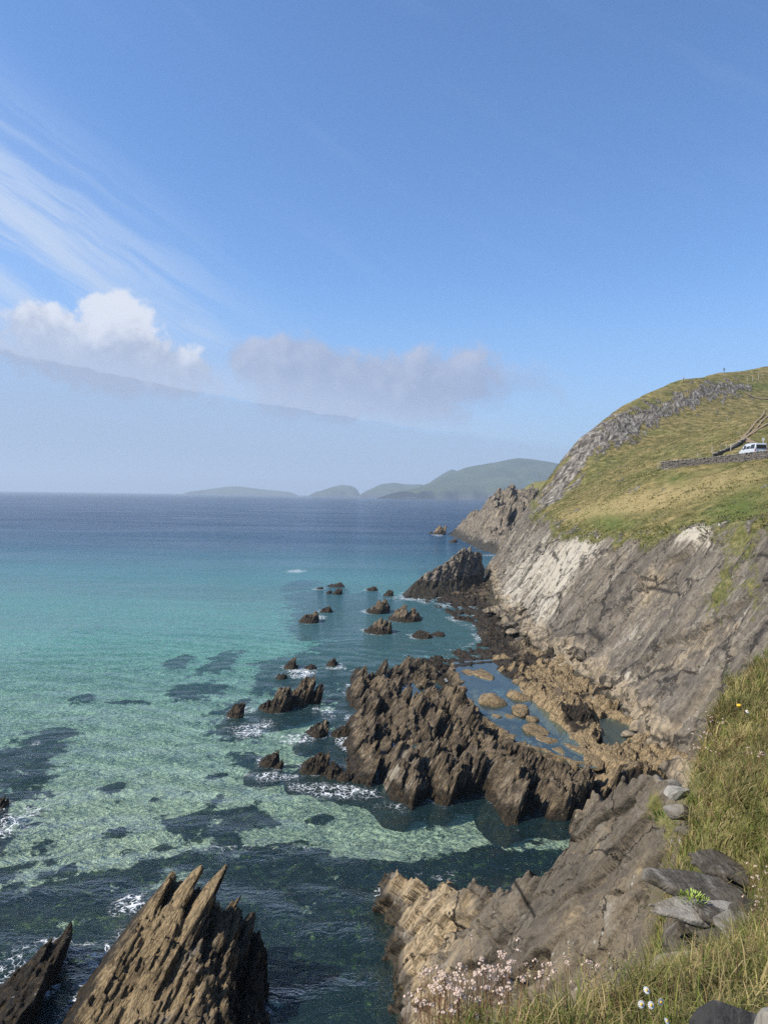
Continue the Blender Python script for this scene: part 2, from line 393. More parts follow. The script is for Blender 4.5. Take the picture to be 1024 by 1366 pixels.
col = T.mix(T.m('MULTIPLY', tg, 0.8), col, T.mix(n3, (0.10, 0.145, 0.03), (0.05, 0.075, 0.018)))
_, s_, t_, u_ = strata_coords(T)
rk = T.attr('rock')
strk = T.noise(T.comb(T.m('MULTIPLY', s_, 1.6), T.m('MULTIPLY', t_, 0.55), T.m('MULTIPLY', u_, 0.10)), 1.0, 7, 0.68)
rn = T.noise(T.comb(T.m('MULTIPLY', s_, 0.5), T.m('MULTIPLY', t_, 0.22), T.m('MULTIPLY', u_, 0.05)), 1.0, 6, 0.66)
rm = T.ss(T.m('ADD', rk, T.m('MULTIPLY', T.m('SUBTRACT', rn, 0.5), 3.6)), 0.44, 0.62)
rcol = T.ramp(strk, [(0.36, (0.040, 0.035, 0.030)), (0.46, (0.105, 0.092, 0.078)), (0.55, (0.21, 0.188, 0.158)), (0.66, (0.40, 0.365, 0.31))])
col = T.mix(rm, col, rcol)
h = T.m('ADD', T.m('MULTIPLY', n2, 0.8), T.m('ADD', T.m('MULTIPLY', n3, 0.5), T.m('MULTIPLY', strk, T.m('MULTIPLY', rm, 1.5))))
finish(T, col, 0.95, T.bump(h, 0.8, 0.5), 0.12)

# sea bed: pale sand, dark weed over submerged reefs (attribute weed)
m, T = new_mat('sea_bed'); M_BED = m
pos = T.new('ShaderNodeNewGeometry').outputs['Position']
wd = T.attr('weed')
nn = T.noise(pos, 0.55, 8, 0.68); nf = T.noise(pos, 3.5, 4, 0.6)
wm = T.ss(T.m('ADD', wd, T.m('MULTIPLY', T.m('SUBTRACT', nn, 0.5), 3.4)), 0.38, 0.58)
sand = T.mix(T.ss(nf, 0.35, 0.65), (0.52, 0.48, 0.37), (0.85, 0.80, 0.64))  # sand mottle, its bright parts painted in for rippling light on the bed
weedc = T.ramp(T.noise(pos, 1.7, 6, 0.72), [(0.42, (0.006, 0.007, 0.013)), (0.54, (0.012, 0.014, 0.017)), (0.61, (0.075, 0.110, 0.030)), (0.68, (0.20, 0.17, 0.07))])
finish(T, T.mix(wm, sand, weedc), 1.0, T.bump(nn, 0.6, 0.4), 0.0)

# water: clear over the shallows, its own blue-green body colour growing with depth
def water_material(name, pool=False):
    m, T = new_mat(name)
    pos = T.new('ShaderNodeNewGeometry').outputs['Position']
    px, py, pz = T.sep(pos)
    dep = T.attr('depth') if not pool else 0.5
    dist = T.vm('LENGTH', T.vm('MULTIPLY', pos, (1, 1, 0)))
    if pool:
        op = 0.25; body = (0.11, 0.17, 0.17, 1); tintc = (0.72, 0.86, 0.82, 1)
        hh = T.noise(pos, 2.2, 4)
        nrm = T.bump(hh, 0.25, 0.08); foam = None
    else:
        op = T.m('SUBTRACT', 1.0, T.m('POWER', 2.718, T.m('MULTIPLY', T.m('POWER', T.m('MULTIPLY', dep, 0.085), 1.5), -1.0)))
        big = T.noise(T.vm('MULTIPLY', pos, (0.004, 0.012, 0)), 1.0, 4, 0.6)
        body = T.ramp(T.m('DIVIDE', dep, 26.0), [(0.06, (0.035, 0.10, 0.10)), (0.20, (0.165, 0.40, 0.41)), (0.34, (0.080, 0.265, 0.32)), (0.58, (0.020, 0.090, 0.155)), (1.0, (0.010, 0.038, 0.090))])
        body = T.mix(T.ss(big, 0.35, 0.7, 0.0, 0.4), body, (0.006, 0.030, 0.080))
        tintc = T.ramp(T.m('DIVIDE', dep, 6.0), [(0.0, (0.97, 0.98, 0.96)), (0.4, (0.80, 0.95, 0.88)), (1.0, (0.46, 0.86, 0.84))])
        wv = T.vm('ADD', pos, T.vm('MULTIPLY', T.comb(T.noise(pos, 0.15, 2), T.noise(pos, 0.21, 2), 0.0), (2.5, 2.5, 0)))
        w1 = T.noise(T.vm('MULTIPLY', wv, (0.32, 0.75, 0)), 1.0, 4, 0.6)
        w2 = T.noise(T.vm('MULTIPLY', wv, (1.1, 2.3, 0)), 1.0, 5, 0.62, 0.4)
        w4 = T.noise(T.vm('MULTIPLY', wv, (3.0, 5.2, 0)), 1.0, 4, 0.6, 0.3)
        w3 = T.noise(T.vm('MULTIPLY', wv, (0.035, 0.11, 0)), 1.0, 4, 0.6)
        gust = T.ss(T.noise(T.vm('MULTIPLY', pos, (0.006, 0.02, 0)), 1.0, 4, 0.65), 0.35, 0.65, 0.65, 1.25)
        hh = T.m('ADD', T.m('MULTIPLY', w1, 0.55), T.m('ADD', T.m('ADD', T.m('MULTIPLY', w2, 0.46), T.m('MULTIPLY', w4, 0.12)), T.m('MULTIPLY', w3, 1.4)))
        hh = T.m('MULTIPLY', hh, gust)
        nrm = T.bump(hh, 1.0, 0.75)
        fo = T.attr('foam')
        fw = T.vm('ADD', pos, T.vm('MULTIPLY', T.comb(T.noise(pos, 0.7, 4), T.noise(T.vm('ADD', pos, (9, 4, 0)), 0.7, 4), 0.0), (0.8, 0.8, 0)))
        web = T.voro(T.vm('MULTIPLY', fw, (1.0, 1.0, 0)), 1.15, 'DISTANCE_TO_EDGE')
        web2 = T.voro(T.vm('MULTIPLY', fw, (1.0, 1.0, 0)), 3.1, 'DISTANCE_TO_EDGE')
        brk = T.noise(pos, 0.55, 5, 0.7)
        fa = T.m('ADD', fo, T.m('MULTIPLY', T.m('SUBTRACT', brk, 0.5), 1.5))
        lace = T.m('MAXIMUM', T.ss(web, T.m('MULTIPLY', fa, 0.11), T.m('MULTIPLY', fa, 0.01)), T.ss(web2, T.m('MULTIPLY', fa, 0.16), T.m('MULTIPLY', fa, 0.02)))
        lace = T.m('MULTIPLY', lace, T.ss(T.noise(pos, 3.0, 5, 0.7), 0.40, 0.58))
        foam = T.m('MAXIMUM', T.m('MULTIPLY', lace, T.ss(fa, 0.18, 0.5)), T.ss(fa, 0.78, 1.0))
        foam = T.m('MULTIPLY', foam, T.ss(fo, 0.03, 0.2))
    dif = T.new('ShaderNodeBsdfDiffuse'); T.put(dif.inputs[0], body)
    tra = T.new('ShaderNodeBsdfTransparent'); T.put(tra.inputs[0], tintc)
    mx = T.new('ShaderNodeMixShader'); T.put(mx.inputs[0], op); T.l.new(tra.outputs[0], mx.inputs[1]); T.l.new(dif.outputs[0], mx.inputs[2])
    gl = T.new('ShaderNodeBsdfGlossy'); gl.inputs['Roughness'].default_value = 0.06; T.put(gl.inputs['Normal'], nrm)
    fr = T.new('ShaderNodeFresnel'); fr.inputs[0].default_value = 1.333; T.put(fr.inputs['Normal'], nrm)
    ff = fr.outputs[0] if pool else T.m('MULTIPLY', fr.outputs[0], T.ss(dist, 150.0, 2500.0, 1.0, 0.72))
    m2 = T.new('ShaderNodeMixShader'); T.put(m2.inputs[0], ff); T.l.new(mx.outputs[0], m2.inputs[1]); T.l.new(gl.outputs[0], m2.inputs[2])
    outp = T.new('ShaderNodeOutputMaterial'); last = m2.outputs[0]
    if foam is not None:
        fd = T.new('ShaderNodeBsdfDiffuse'); fd.inputs[0].default_value = (0.80, 0.82, 0.83, 1)
        m3 = T.new('ShaderNodeMixShader'); T.put(m3.inputs[0], T.m('MULTIPLY', foam, 0.92)); T.l.new(last, m3.inputs[1]); T.l.new(fd.outputs[0], m3.inputs[2]); last = m3.outputs[0]
    T.l.new(last, outp.inputs[0])
    return m
M_SEA = water_material('sea_water'); M_POOL = water_material('pool_water', True)

def plain(name, color, rough=0.7, spec=0.3, var=0.25, scale=8.0, bump=0.0, extra=None):
    m, T = new_mat(name)
    pos = T.new('ShaderNodeTexCoord').outputs['Object']
    n = T.noise(pos, scale, 4, 0.6)
    c = T.mix(n, tuple(x * (1 - var) for x in color), tuple(min(1, x * (1 + var)) for x in color))
    finish(T, c, rough, T.bump(n, bump, 0.05) if bump else None, spec, extra)
    return m
# ================================================================== MAINLAND: cliff and hillside
hp = []
for u, v, y in [(1024, 700, 59), (960, 700, 68), (900, 705, 77), (850, 707, 88), (800, 710, 99), (760, 700, 118), (730, 695, 132), (705, 690, 150),
                (880, 625, 115), (950, 619.5, 108), (1024, 611, 100), (1004, 617, 106), (960, 616, 113.5), (1060, 604, 97), (1000, 571, 150), (1024, 547, 172), (940, 592, 150), (850, 640, 130), (800, 656, 140), (760, 664, 155),
                (720, 682, 165), (760, 650, 176), (800, 612, 190), (850, 586, 203), (900, 558, 215), (960, 536, 228), (1000, 522, 240), (1060, 512, 255),
                (716, 664, 184), (735, 638, 190), (752, 608, 197), (770, 580, 205), (800, 558, 212), (830, 539, 222), (865, 521, 234), (900, 507, 245), (960, 496, 258), (1024, 487, 270), (1100, 478, 290),
                (1150, 560, 150), (1200, 590, 105), (1100, 655, 70)]:
    hp.append(PY(u, v, y))
sky_pts = hp[28:39]
for p in sky_pts:                     # the ground falls away behind the skyline
    k = 1.14
    hp.append(np.array([p[0] * k, p[1] * k, p[2] - 7])); hp.append(np.array([p[0] * 1.35, p[1] * 1.35, p[2] - 26]))
hp.append(np.array([34, 36, 18.0])); hp.append(np.array([60, 36, 24.0]))
HILL = RBF(hp, 0.02, 50.0)
XBc = np.array([(30, 12), (40, 17.5), (48, 20), (54, 20.3), (60, 21.2), (74, 21.6), (86, 20), (100, 19.1), (113, 19.3), (139, 20.9), (173, 25), (190, 27.4), (205, 30.4), (225, 36), (245, 46), (270, 60), (320, 80), (420, 120)], float)
def XB(y): return np.interp(y, XBc[:, 0], XBc[:, 1])
def cliffplane(x, y): return 1.5 + (x - XB(y) - 0.5 * fbm(y * 0.07, 0.3, seed=4)) / DIP
def land(x, y):
    h = HILL(x, y) + 0.5 * fbm(x * 0.09, y * 0.09, seed=21) * sstep(y, 50, 70)
    c = cliffplane(x, y)
    k = 0.7; t = np.clip(0.5 + 0.5 * (h - c) / k, 0, 1)
    return h * (1 - t) + c * t - k * t * (1 - t), h, c
gx_ = np.r_[np.arange(11, 34, 0.14), np.arange(34, 62, 0.3), np.arange(62, 175, 0.8)]
gy_ = np.r_[np.arange(36, 120, 0.3), np.arange(120, 182, 0.45), np.arange(182, 285, 0.8), np.arange(285, 400, 3.0)]
X, Y = np.meshgrid(gx_, gy_)
Z, Hh, Cc = land(X, Y)
edge = Cc - Hh + 1.3 * fbm(X * 0.35, Y * 0.35, seed=31, octv=4)       # >0 : turf above the cliff
Z = np.maximum(Z, -4.0)
P = np.stack([X, Y, Z], -1)
u_pix, v_pix = proj(P.reshape(-1, 3)); u_pix = u_pix.reshape(X.shape); v_pix = v_pix.reshape(X.shape)
# joint plates and ledges on the bedding face, along the bedding normal
sS, tT, uU = P @ BN, P @ BT, P @ BU
wx = fbm(tT * 0.25, uU * 0.25, seed=41) * 1.2
f1, f2, cid = worley(tT * 0.17 + uU * 0.06 + wx * 0.2, uU * 0.11 - tT * 0.03 + wx * 0.1, seed=3)
g1, g2, gid = worley(tT * 0.55 + uU * 0.25 + wx * 0.5, uU * 0.30 - tT * 0.10 + wx * 0.3, seed=8)
disp = (cid - 0.5) * 0.80 + (gid - 0.5) * 0.26 - 0.35 * sstep(f2 - f1, 0.07, 0.0) - 0.18 * sstep(g2 - g1, 0.08, 0.0)
disp += 0.50 * fbm(tT * 0.10, uU * 0.04, seed=51, octv=3) + 0.07 * fbm(tT * 1.6, uU * 0.30, seed=52, octv=3)
cl_w = sstep(edge, 0.6, -0.6) * sstep(Z, -3.5, -2.0)
# bouldery foot of the cliff
foot = sstep(Z, 5.2, 2.0) * sstep(Y, 40, 50) * sstep(Y, 190, 160)
b1, b2, bid = worley(tT * 0.5, uU * 0.55, seed=77)
disp += foot * ((bid - 0.3) * 0.9 + 0.5 * sstep(b1, 0.6, 0.1) - 0.25)
P = P + (disp * cl_w)[..., None] * BN
# slab ribs on the far spur
polyR = [(690, 700), (735, 640), (770, 582), (812, 556), (850, 545), (905, 528), (930, 513), (985, 508), (1003, 520), (960, 530), (905, 548), (870, 566), (838, 592), (800, 600), (775, 635), (745, 672), (722, 684)]
strip = polydist(u_pix, v_pix, polyR); far = sstep(Y, 158, 168)
rock = np.clip(0.5 + strip / 22, 0, 1) * far
rock = np.maximum(rock, sstep(edge, 1.6, -0.5) * 0.9)
wr = fbm(X * 0.1, Y * 0.1, seed=90) * 1.5
rib = np.abs(vn(tT * 0.40 + 0.12 * uU + 0.5 * wr, uU * 0.035, seed=61)) + 0.5 * np.abs(vn(tT * 1.1 + 0.3 * uU + wr, uU * 0.10, seed=62))
P[..., 2] += rock * far * (0.6 - 1.1 * rib) * sstep(Y, 290, 270)
# turf hummocks
hum = sstep(edge, 0.2, 1.2) * (1 - rock)
P[..., 2] += hum * (0.22 * fbm(X * 0.7, Y * 0.7, seed=71) + 0.25 * np.abs(fbm(X * 0.25, Y * 0.4, seed=72)))
def blob(u, v, ru, rv, ang=0):
    c, s = math.cos(R(ang)), math.sin(R(ang)); a = (u_pix - u) * c + (v_pix - v) * s; b = -(u_pix - u) * s + (v_pix - v) * c
    return np.exp(-((a / ru) ** 2 + (b / rv) ** 2))
n2_ = fbm(X * 0.2, Y * 0.2, seed=81)
pale = 0.8 * blob(770, 735, 45, 26, -35) + 0.45 * blob(710, 745, 60, 45, -50) + 0.7 * blob(735, 800, 60, 12, -60) + 1.1 * blob(929, 711, 26, 16, -20) + 0.75 * blob(840, 835, 12, 32, 40) + 0.5 * blob(690, 800, 60, 30, -40) + 0.7 * blob(830, 905, 26, 12, -30) + 0.35 * blob(985, 800, 50, 20, -40)
ochre = 0.75 * sstep(Z + 1.5 * n2_, 4.6, 2.2) * sstep(Z, 0.6, 1.8) + 0.6 * blob(860, 780, 40, 14, -60) + 0.5 * blob(900, 870, 60, 18, -40) + 0.5 * blob(950, 850, 60, 15, -40)
weed = sstep(Z + 0.8 * n2_, 1.9, 0.7) + 0.6 * sstep(Z, 4.0, 1.5) * sstep(Y, 85, 120)
vegc = 0.9 * sstep(edge, -1.6, 0.4) + 0.75 * blob(965, 790, 16, 42, 20) + 0.6 * blob(985, 725, 30, 22) + 0.5 * blob(1005, 790, 14, 45, 10) + 0.35 * blob(820, 705, 60, 10)
vegc = vegc * (1 - 0.9 * np.clip(blob(929, 711, 26, 16, -20), 0, 1))
straw = blob(900, 660, 90, 14, -12) + blob(850, 672, 50, 10, -10) + 0.8 * blob(780, 685, 60, 10, -10) + 0.5 * blob(990, 640, 40, 10, -15)
green = blob(985, 680, 45, 25, -15) + 0.9 * blob(815, 700, 30, 14) + 0.6 * blob(900, 640, 25, 8) + 0.7 * blob(1015, 515, 30, 6)
fm = (edge[:-1, :-1] > 0)
tint = np.stack([pale, weed, ochre], -1).reshape(-1, 3); tint2 = np.stack([straw, green, 0 * green], -1).reshape(-1, 3)
allf = gridfaces(*X.shape)
def sub_obj(name, mask, mat, attrs):
    f = allf[mask.ravel()]; used, inv = np.unique(f, return_inverse=True)
    return link_mesh(name, P.reshape(-1, 3)[used], inv.reshape(f.shape), mat, smooth=False, attrs={k: v[used] for k, v in attrs.items()})
cliff = tag(sub_obj('cliff', ~fm, M_CLIFF, {'tint': np.clip(tint, 0, 1.3), 'veg': np.clip(vegc, 0, 1.2).ravel()}), 'tall grey slab cliff dipping into the rock pools below the turf', 'cliff', kind='structure')
hillside = tag(sub_obj('hillside', fm, M_GRASS, {'tint': np.clip(tint2, 0, 1), 'rock': rock.ravel()}), 'grassy hillside above the cliff with bare slabs near its crest', 'hillside', kind='structure')
for o in (hillside,): o.data.polygons.foreach_set('use_smooth', np.ones(len(o.data.polygons), bool))
def ground(x, y):
    return land(np.asarray(x, float), np.asarray(y, float))[0] + 0.15

# ================================================================== STRATIFIED REEFS
FOOT = []                              # plan outlines of everything that breaks the surface
def slab_cells(s, seed, wmin, wmax):
    r = np.random.default_rng(seed); lo, hi = s.min() - 1, s.max() + 1
    n = int((hi - lo) / (0.5 * (wmin + wmax)) * 1.4) + 4
    b = lo + np.r_[0, np.cumsum(r.uniform(wmin, wmax, n))]
    i = np.clip(np.searchsorted(b, s) - 1, 0, n - 1)
    return i, (s - b[i]) / (b[i + 1] - b[i])
def fins(x, y, seed, scale=1.0, strike=STR):
    """uneven upturned slab edges, about -1..1"""
    s = x + strike * y + 0.35 * scale * fbm(x * 0.25 / scale, y * 0.12 / scale, seed=seed)
    i, f = slab_cells(s, seed, 0.35 * scale, 1.25 * scale); j, g = slab_cells(s + 0.05 * vn(y * 2, seed=seed), seed + 1, 0.10 * scale, 0.32 * scale)
    yb = y + 0.35 * s + 0.15 * scale * vn(x * 1.3 / scale, y * 1.3 / scale, seed=seed + 8)
    def block(c, q, sd): return _hash(c, np.floor(q + 5 * _hash(c, c * 0, c * 0, sd + 1)), c * 0, sd) * 2 - 1
    h = 0.95 * vn(i * 7.31, y * 0.15 / scale, seed=seed) + 0.60 * block(i, yb * 0.42 / scale, seed + 2) + 0.34 * block(i, yb * 1.3 / scale, seed + 5)
    h = h + (0.5 - f) * 0.45
    h2 = block(j, yb * 1.1 / scale, seed + 3) + 0.6 * block(j, yb * 3.2 / scale, seed + 4)
    w1_, w2_, wi = worley(s * 2.6 / scale, y * 1.1 / scale, seed=seed + 9)
    return 0.72 * h + 0.20 * h2 + 0.32 * (wi - 0.5)
def rock_grid(name, mat, x0, x1, y0, y1, dx, dy, zfun, shear, attr_fun, origin=None, zcut=-2.6):
    X, Y = np.meshgrid(np.arange(x0, x1, dx), np.arange(y0, y1, dy))
    Z = zfun(X, Y)
    P = np.stack([X + shear * Z, Y, Z], -1)
    P[..., 0] += 0.025 * vn(X * 3, Y * 3, Z * 3, seed=5); P[..., 1] += (0.05 * vn(X * 2, Y * 1.5, Z * 2.4, seed=6))
    f = gridfaces(*X.shape); zm = Z.reshape(-1)[f].max(1) > zcut
    f = f[zm]; used, inv = np.unique(f, return_inverse=True)
    V = P.reshape(-1, 3)[used]
    at = attr_fun(V, X.ravel()[used], Y.ravel()[used])
    if origin is not None: V = V - np.asarray(origin)
    o = link_mesh(name, V, inv.reshape(f.shape), mat, attrs=at)
    if origin is not None: o.location = origin
    return o
SH = 0.50
def pts(lst, z=0.3, sh=0.0):
    o = []
    for q in lst:
        zz = q[2] if len(q) > 2 else z
        p = PZ(q[0], q[1], zz); o.append((p[0] - sh * zz, p[1], zz))
    return np.array(o)
# --- big reef with the shelf at the foot of the cliff
reef_poly = pts([(470, 893), (463, 930), (466, 960), (455, 985), (470, 1040), (498, 1050), (528, 1070), (548, 1076), (570, 1062), (592, 1074), (618, 1058), (648, 1054), (664, 1084), (690, 1104), (708, 1090), (722, 1084), (760, 1090), (785, 1075), (820, 1068),
                 (900, 1060), (960, 1040), (960, 960), (880, 930), (760, 860), (700, 810), (662, 770), (630, 768), (590, 778), (552, 786), (550, 800), (582, 808), (602, 824), (630, 838), (640, 852), (622, 862), (588, 868), (565, 878), (545, 880), (525, 880), (500, 895)], 0.2)
pool_poly = pts([(609, 888), (660, 884), (678, 904), (694, 920), (715, 935), (733, 957), (753, 977), (777, 1003), (784, 1016), (757, 1014), (732, 1001), (700, 993), (679, 978), (644, 949), (626, 931), (620, 914)], 0.9)
pool2_poly = pts([(800, 962), (817, 958), (856, 978), (828, 998), (806, 990)], 1.0)
pool3_poly = pts([(534, 918), (552, 912), (570, 925), (556, 934), (538, 930)], 0.75)
pool4_poly = pts([(524, 991), (552, 988), (556, 1000), (526, 1008)], 0.8)
hts = pts([(490, 905, 2.0), (480, 940, 1.9), (480, 965, 2.2), (500, 1010, 1.6), (530, 900, 2.1), (560, 890, 1.7), (575, 875, 2.2), (600, 878, 1.7), (545, 958, 2.2), (590, 940, 2.5), (612, 950, 2.6), (640, 972, 1.9), (555, 1008, 2.4), (600, 1000, 2.7), (640, 995, 3.0), (680, 1000, 2.9), (715, 1006, 3.0),
           (690, 1070, 1.6), (740, 1020, 2.3), (770, 1030, 2.0), (795, 1045, 1.9), (520, 970, 1.8), (520, 1045, 1.3), (590, 1055, 1.3),
           (625, 872, 0.9), (610, 856, 0.6), (650, 840, 0.9), (620, 805, 0.8), (590, 790, 0.9), (680, 860, 1.5), (705, 875, 2.4), (720, 902, 1.9), (746, 916, 2.7), (785, 942, 2.7), (800, 985, 2.0), (770, 962, 2.1), (845, 1008, 2.6), (862, 1030, 3.0), (820, 1040, 2.1), (850, 950, 2.0), (800, 1012, 1.5), (660, 780, 1.6), (640, 800, 1.2)], 0, SH)
RH = RBF(hts, 0.01, 20.0)
shx = lambda poly, z: np.c_[poly[:, 0] - SH * z, poly[:, 1]]
RP = shx(reef_poly, 0.2); PP = [(shx(pool_poly, 0.9), 0.9, 0.75), (shx(pool2_poly, 1.0), 1.0, 0.6), (shx(pool3_poly, 0.75), 0.75, 0.5), (shx(pool4_poly, 0.8), 0.8, 0.5)]
def reef_z(x, y):
    d = polydist(x + 0.35 * fbm(x * 0.7, y * 0.7, seed=201), y + 0.8 * fbm(x * 0.5, y * 0.5, seed=202), RP)
    H = np.clip(RH(x, y), 0.4, 3.4)
    right = sstep(x - (14.2 - 0.18 * (y - 55)), -1.5, 1.5)        # smooth bouldery shelf towards the cliff
    fi = fins(x, y, 301); bo = fbm(x * 0.5, y * 0.35, seed=210, octv=5)
    b1, b2, bi = worley(x * 0.55 + 0.1 * y, y * 0.32, seed=214)
    bo = bo * 0.6 + (bi - 0.5) * 0.8 + 0.3 * sstep(b1, 0.6, 0.0) - 0.3 * sstep(b2 - b1, 0.12, 0.0)
    pd = polydist(x, y, PP[0][0]); nearp = sstep(pd, -4.5, -0.6) * (1 - right); H = H * (1 - nearp) + np.minimum(H, 1.35) * nearp
    amp = np.clip(0.35 + 0.55 * (H - 0.6), 0.55, 1.35)
    gul = np.abs(fbm(x * 0.22 + 0.03 * y, y * 0.10, seed=233, octv=3))
    H = 0.84 * H - 0.40 - (1 - right) * 1.5 * sstep(gul, 0.13, 0.0)
    tex = amp * ((1 - right) * fi + right * (bo * 0.55 + 0.45 * fi)) * (1 + 0.9 * sstep(y, 84, 100))
    z = H * sstep(d, -0.15, 1.0) + tex * sstep(d, -0.5, 0.9) - 0.25
    z = np.where(d < 0, z - 3.2 * np.minimum(-d, 1.2) + 0.3 * fi * sstep(d, -2.4, 0), z)
    for pp, lev, dep in PP:
        e = polydist(x + 0.9 * fbm(x * 0.8, y * 0.7, seed=203), y + 1.6 * fbm(x * 0.7, y * 0.6, seed=204), pp)
        t = sstep(e, -0.35, 0.45)
        z = z * (1 - t) + t * (lev - dep + 0.30 * fi + 0.25 * bo)
        z = np.where((e > -0.9) & (e <= 0.0), np.maximum(z, lev + 0.10 + 0.05 * fi - 0.5 * t), z)
    return z
def reef_attr(V, xu, yu):
    n = fbm(V[:, 0] * 0.3, V[:, 1] * 0.3, seed=220)
    right = sstep(xu - (13.0 - 0.18 * (yu - 55)), -1.5, 1.0) * sstep(yu, 100, 80)
    weed = 0.9 * sstep(V[:, 2] + 0.7 * n, 1.1, 0.2) + 0.6 * right * sstep(n, 0.0, 0.3) + 0.30 * sstep(yu, 72, 88) + 0.5 * sstep(n, 0.0, 0.4)
    pd = polydist(V[:, 0], V[:, 1], pool_poly)
    ochre = right * 0.95 * sstep(V[:, 2], 0.5, 1.0) * sstep(V[:, 2], 2.8, 1.8) + 0.6 * sstep(pd, -2.5, -0.2) * sstep(V[:, 2], 2.0, 1.2) + 0.45 * sstep(V[:, 2], 1.6, 2.8) * (1 - right)
    weed = weed * (1 - 0.9 * sstep(pd, -1.2, 0.2) * (V[:, 2] > 0.2) * (yu < 75))
    paleA = 0.55 * sstep(fbm(V[:, 0] * 0.5, V[:, 1] * 0.3, seed=222), 0.15, 0.5) * sstep(yu, 62, 50)
    return {'tint': np.clip(np.stack([paleA, weed, ochre], -1), 0, 1.2), 'veg': np.zeros(len(V))}
reef = rock_grid('reef', M_REEF, -8, 25, 40, 166, 0.085, 0.17, reef_z, SH, reef_attr, origin=(8.0, 60.0, 0.0), zcut=-3.0)
tag(reef, 'jagged brown upturned slab reef joined to the cliff foot around the rock pool', 'reef')
FOOT.append(reef_poly)
for nm, poly, lev, lab in [('rock_pool', pool_poly, 0.9, 'long still blue rock pool between the jagged reef and the cliff'), ('rock_pool', pool2_poly, 1.0, 'small dark green rock pool tucked under the cliff foot'),
                           ('rock_pool', pool3_poly, 0.75, 'tiny pool high on the back of the jagged reef'), ('rock_pool', pool4_poly, 0.8, 'tiny pool in the front half of the jagged reef')]:
    c = poly[:, :2].mean(0); q = c + (poly[:, :2] - c) * 1.10
    if np.sum(q[:, 0] * np.roll(q[:, 1], -1) - np.roll(q[:, 0], -1) * q[:, 1]) < 0: q = q[::-1]
    V = np.c_[q - c, np.zeros(len(q))]
    o = link_mesh(nm, V, [list(range(len(q)))], M_POOL); o.location = (c[0], c[1], lev)
    tag(o, lab, 'rock pool', 'pools on the reef', 'structure')

# --- single rocks: footprint ellipse, crest height
def sea_rock(name, cx, cy, rx, ry, h, label, seed, group=None, rot=0.13, dx=None, amp=0.62, shear=0.42, mat=None, tip=(0.25, 0.1), weedz=1.1, cat='rock', base_z=0.0, ochre_k=0.5, weed_k=0.8, fscale=None):
    c, s = math.cos(rot), math.sin(rot)
    fs = fscale or max(0.25, min(1.0, rx / 2.0))
    def zf(X, Y):
        a = (X * c + Y * s) / rx; b = (-X * s + Y * c) / ry
        n = fbm(X * 1.2 / rx + seed, Y * 1.2 / rx, seed=seed, octv=4)
        r = np.hypot(a - tip[0] * 0, b) + 0.22 * n
        ta = np.hypot(a - tip[0], b - tip[1])
        z = h * (0.42 * sstep(r, 1.05, 0.55) + 0.58 * np.clip(1.15 - ta, 0, 1))
        z = z + amp * h * fins(X + cx, Y + cy, seed, fs) * sstep(r, 1.1, 0.55)
        z = z - (np.clip(r - 0.9, 0, 2) * 2.2 * max(h, 0.6))
        return np.maximum(z, -1.6 - 0.3 * h)
    def at(V, xu, yu):
        n = fbm(V[:, 0] * 0.8, V[:, 1] * 0.8, V[:, 2] * 0.8, seed=seed)
        return {'tint': np.stack([0 * n, np.clip(weed_k * sstep(V[:, 2] + 0.5 * n, weedz + 0.5, weedz - 0.5) + 0.15, 0, 1), np.clip(ochre_k * sstep(V[:, 2], weedz, weedz + 1.0), 0, 1)], -1), 'veg': 0 * n}
    dx = dx or max(0.05, rx / 26)
    X, Y = np.meshgrid(np.arange(-1.45 * rx - 0.3 * ry, 1.45 * rx + 0.3 * ry, dx), np.arange(-1.45 * ry, 1.45 * ry, dx * 1.8))
    Z = zf(X, Y); P = np.stack([X + shear * Z + 0.04 * vn(X * 4, Y * 4, Z * 4, seed=seed), Y + 0.06 * vn(X * 3, Y * 3, Z * 4, seed=seed + 1), Z], -1)
    f = gridfaces(*X.shape); f = f[Z.reshape(-1)[f].max(1) > -1.3]
    used, inv = np.unique(f, return_inverse=True); V = P.reshape(-1, 3)[used]
    Vw = V + np.array([cx, cy, base_z])
    o = link_mesh(name, V, inv.reshape(f.shape), mat or M_REEF, attrs=at(Vw, None, None)); o.location = (cx, cy, base_z)
    tag(o, label, cat, group)
    if base_z == 0.0:
        th = np.linspace(0, 2 * math.pi, 18, endpoint=False)
        FOOT.append(np.stack([cx + rx * 0.95 * np.cos(th) * c - ry * 0.95 * np.sin(th) * s, cy + rx * 0.95 * np.cos(th) * s + ry * 0.95 * np.sin(th) * c], -1))
    return o
def rock_px(u, v, wpx, hpx, label, seed, group=None, aspect=1.0, name='sea_rock', **kw):
    """u,v: middle of the waterline on the near side, sizes in photo pixels"""
    p = PZ(u, v, 0.0); mpp = p[1] / FPX
    rx = wpx * mpp * 0.5; ry = max(rx * aspect * 1.35, 0.3); h = max(hpx * mpp * 0.52, 0.2)
    return sea_rock(name, p[0], p[1] + ry * 0.6, rx, ry, h, label, seed, group, **kw)
G = 'low dark rocks awash off the reef'
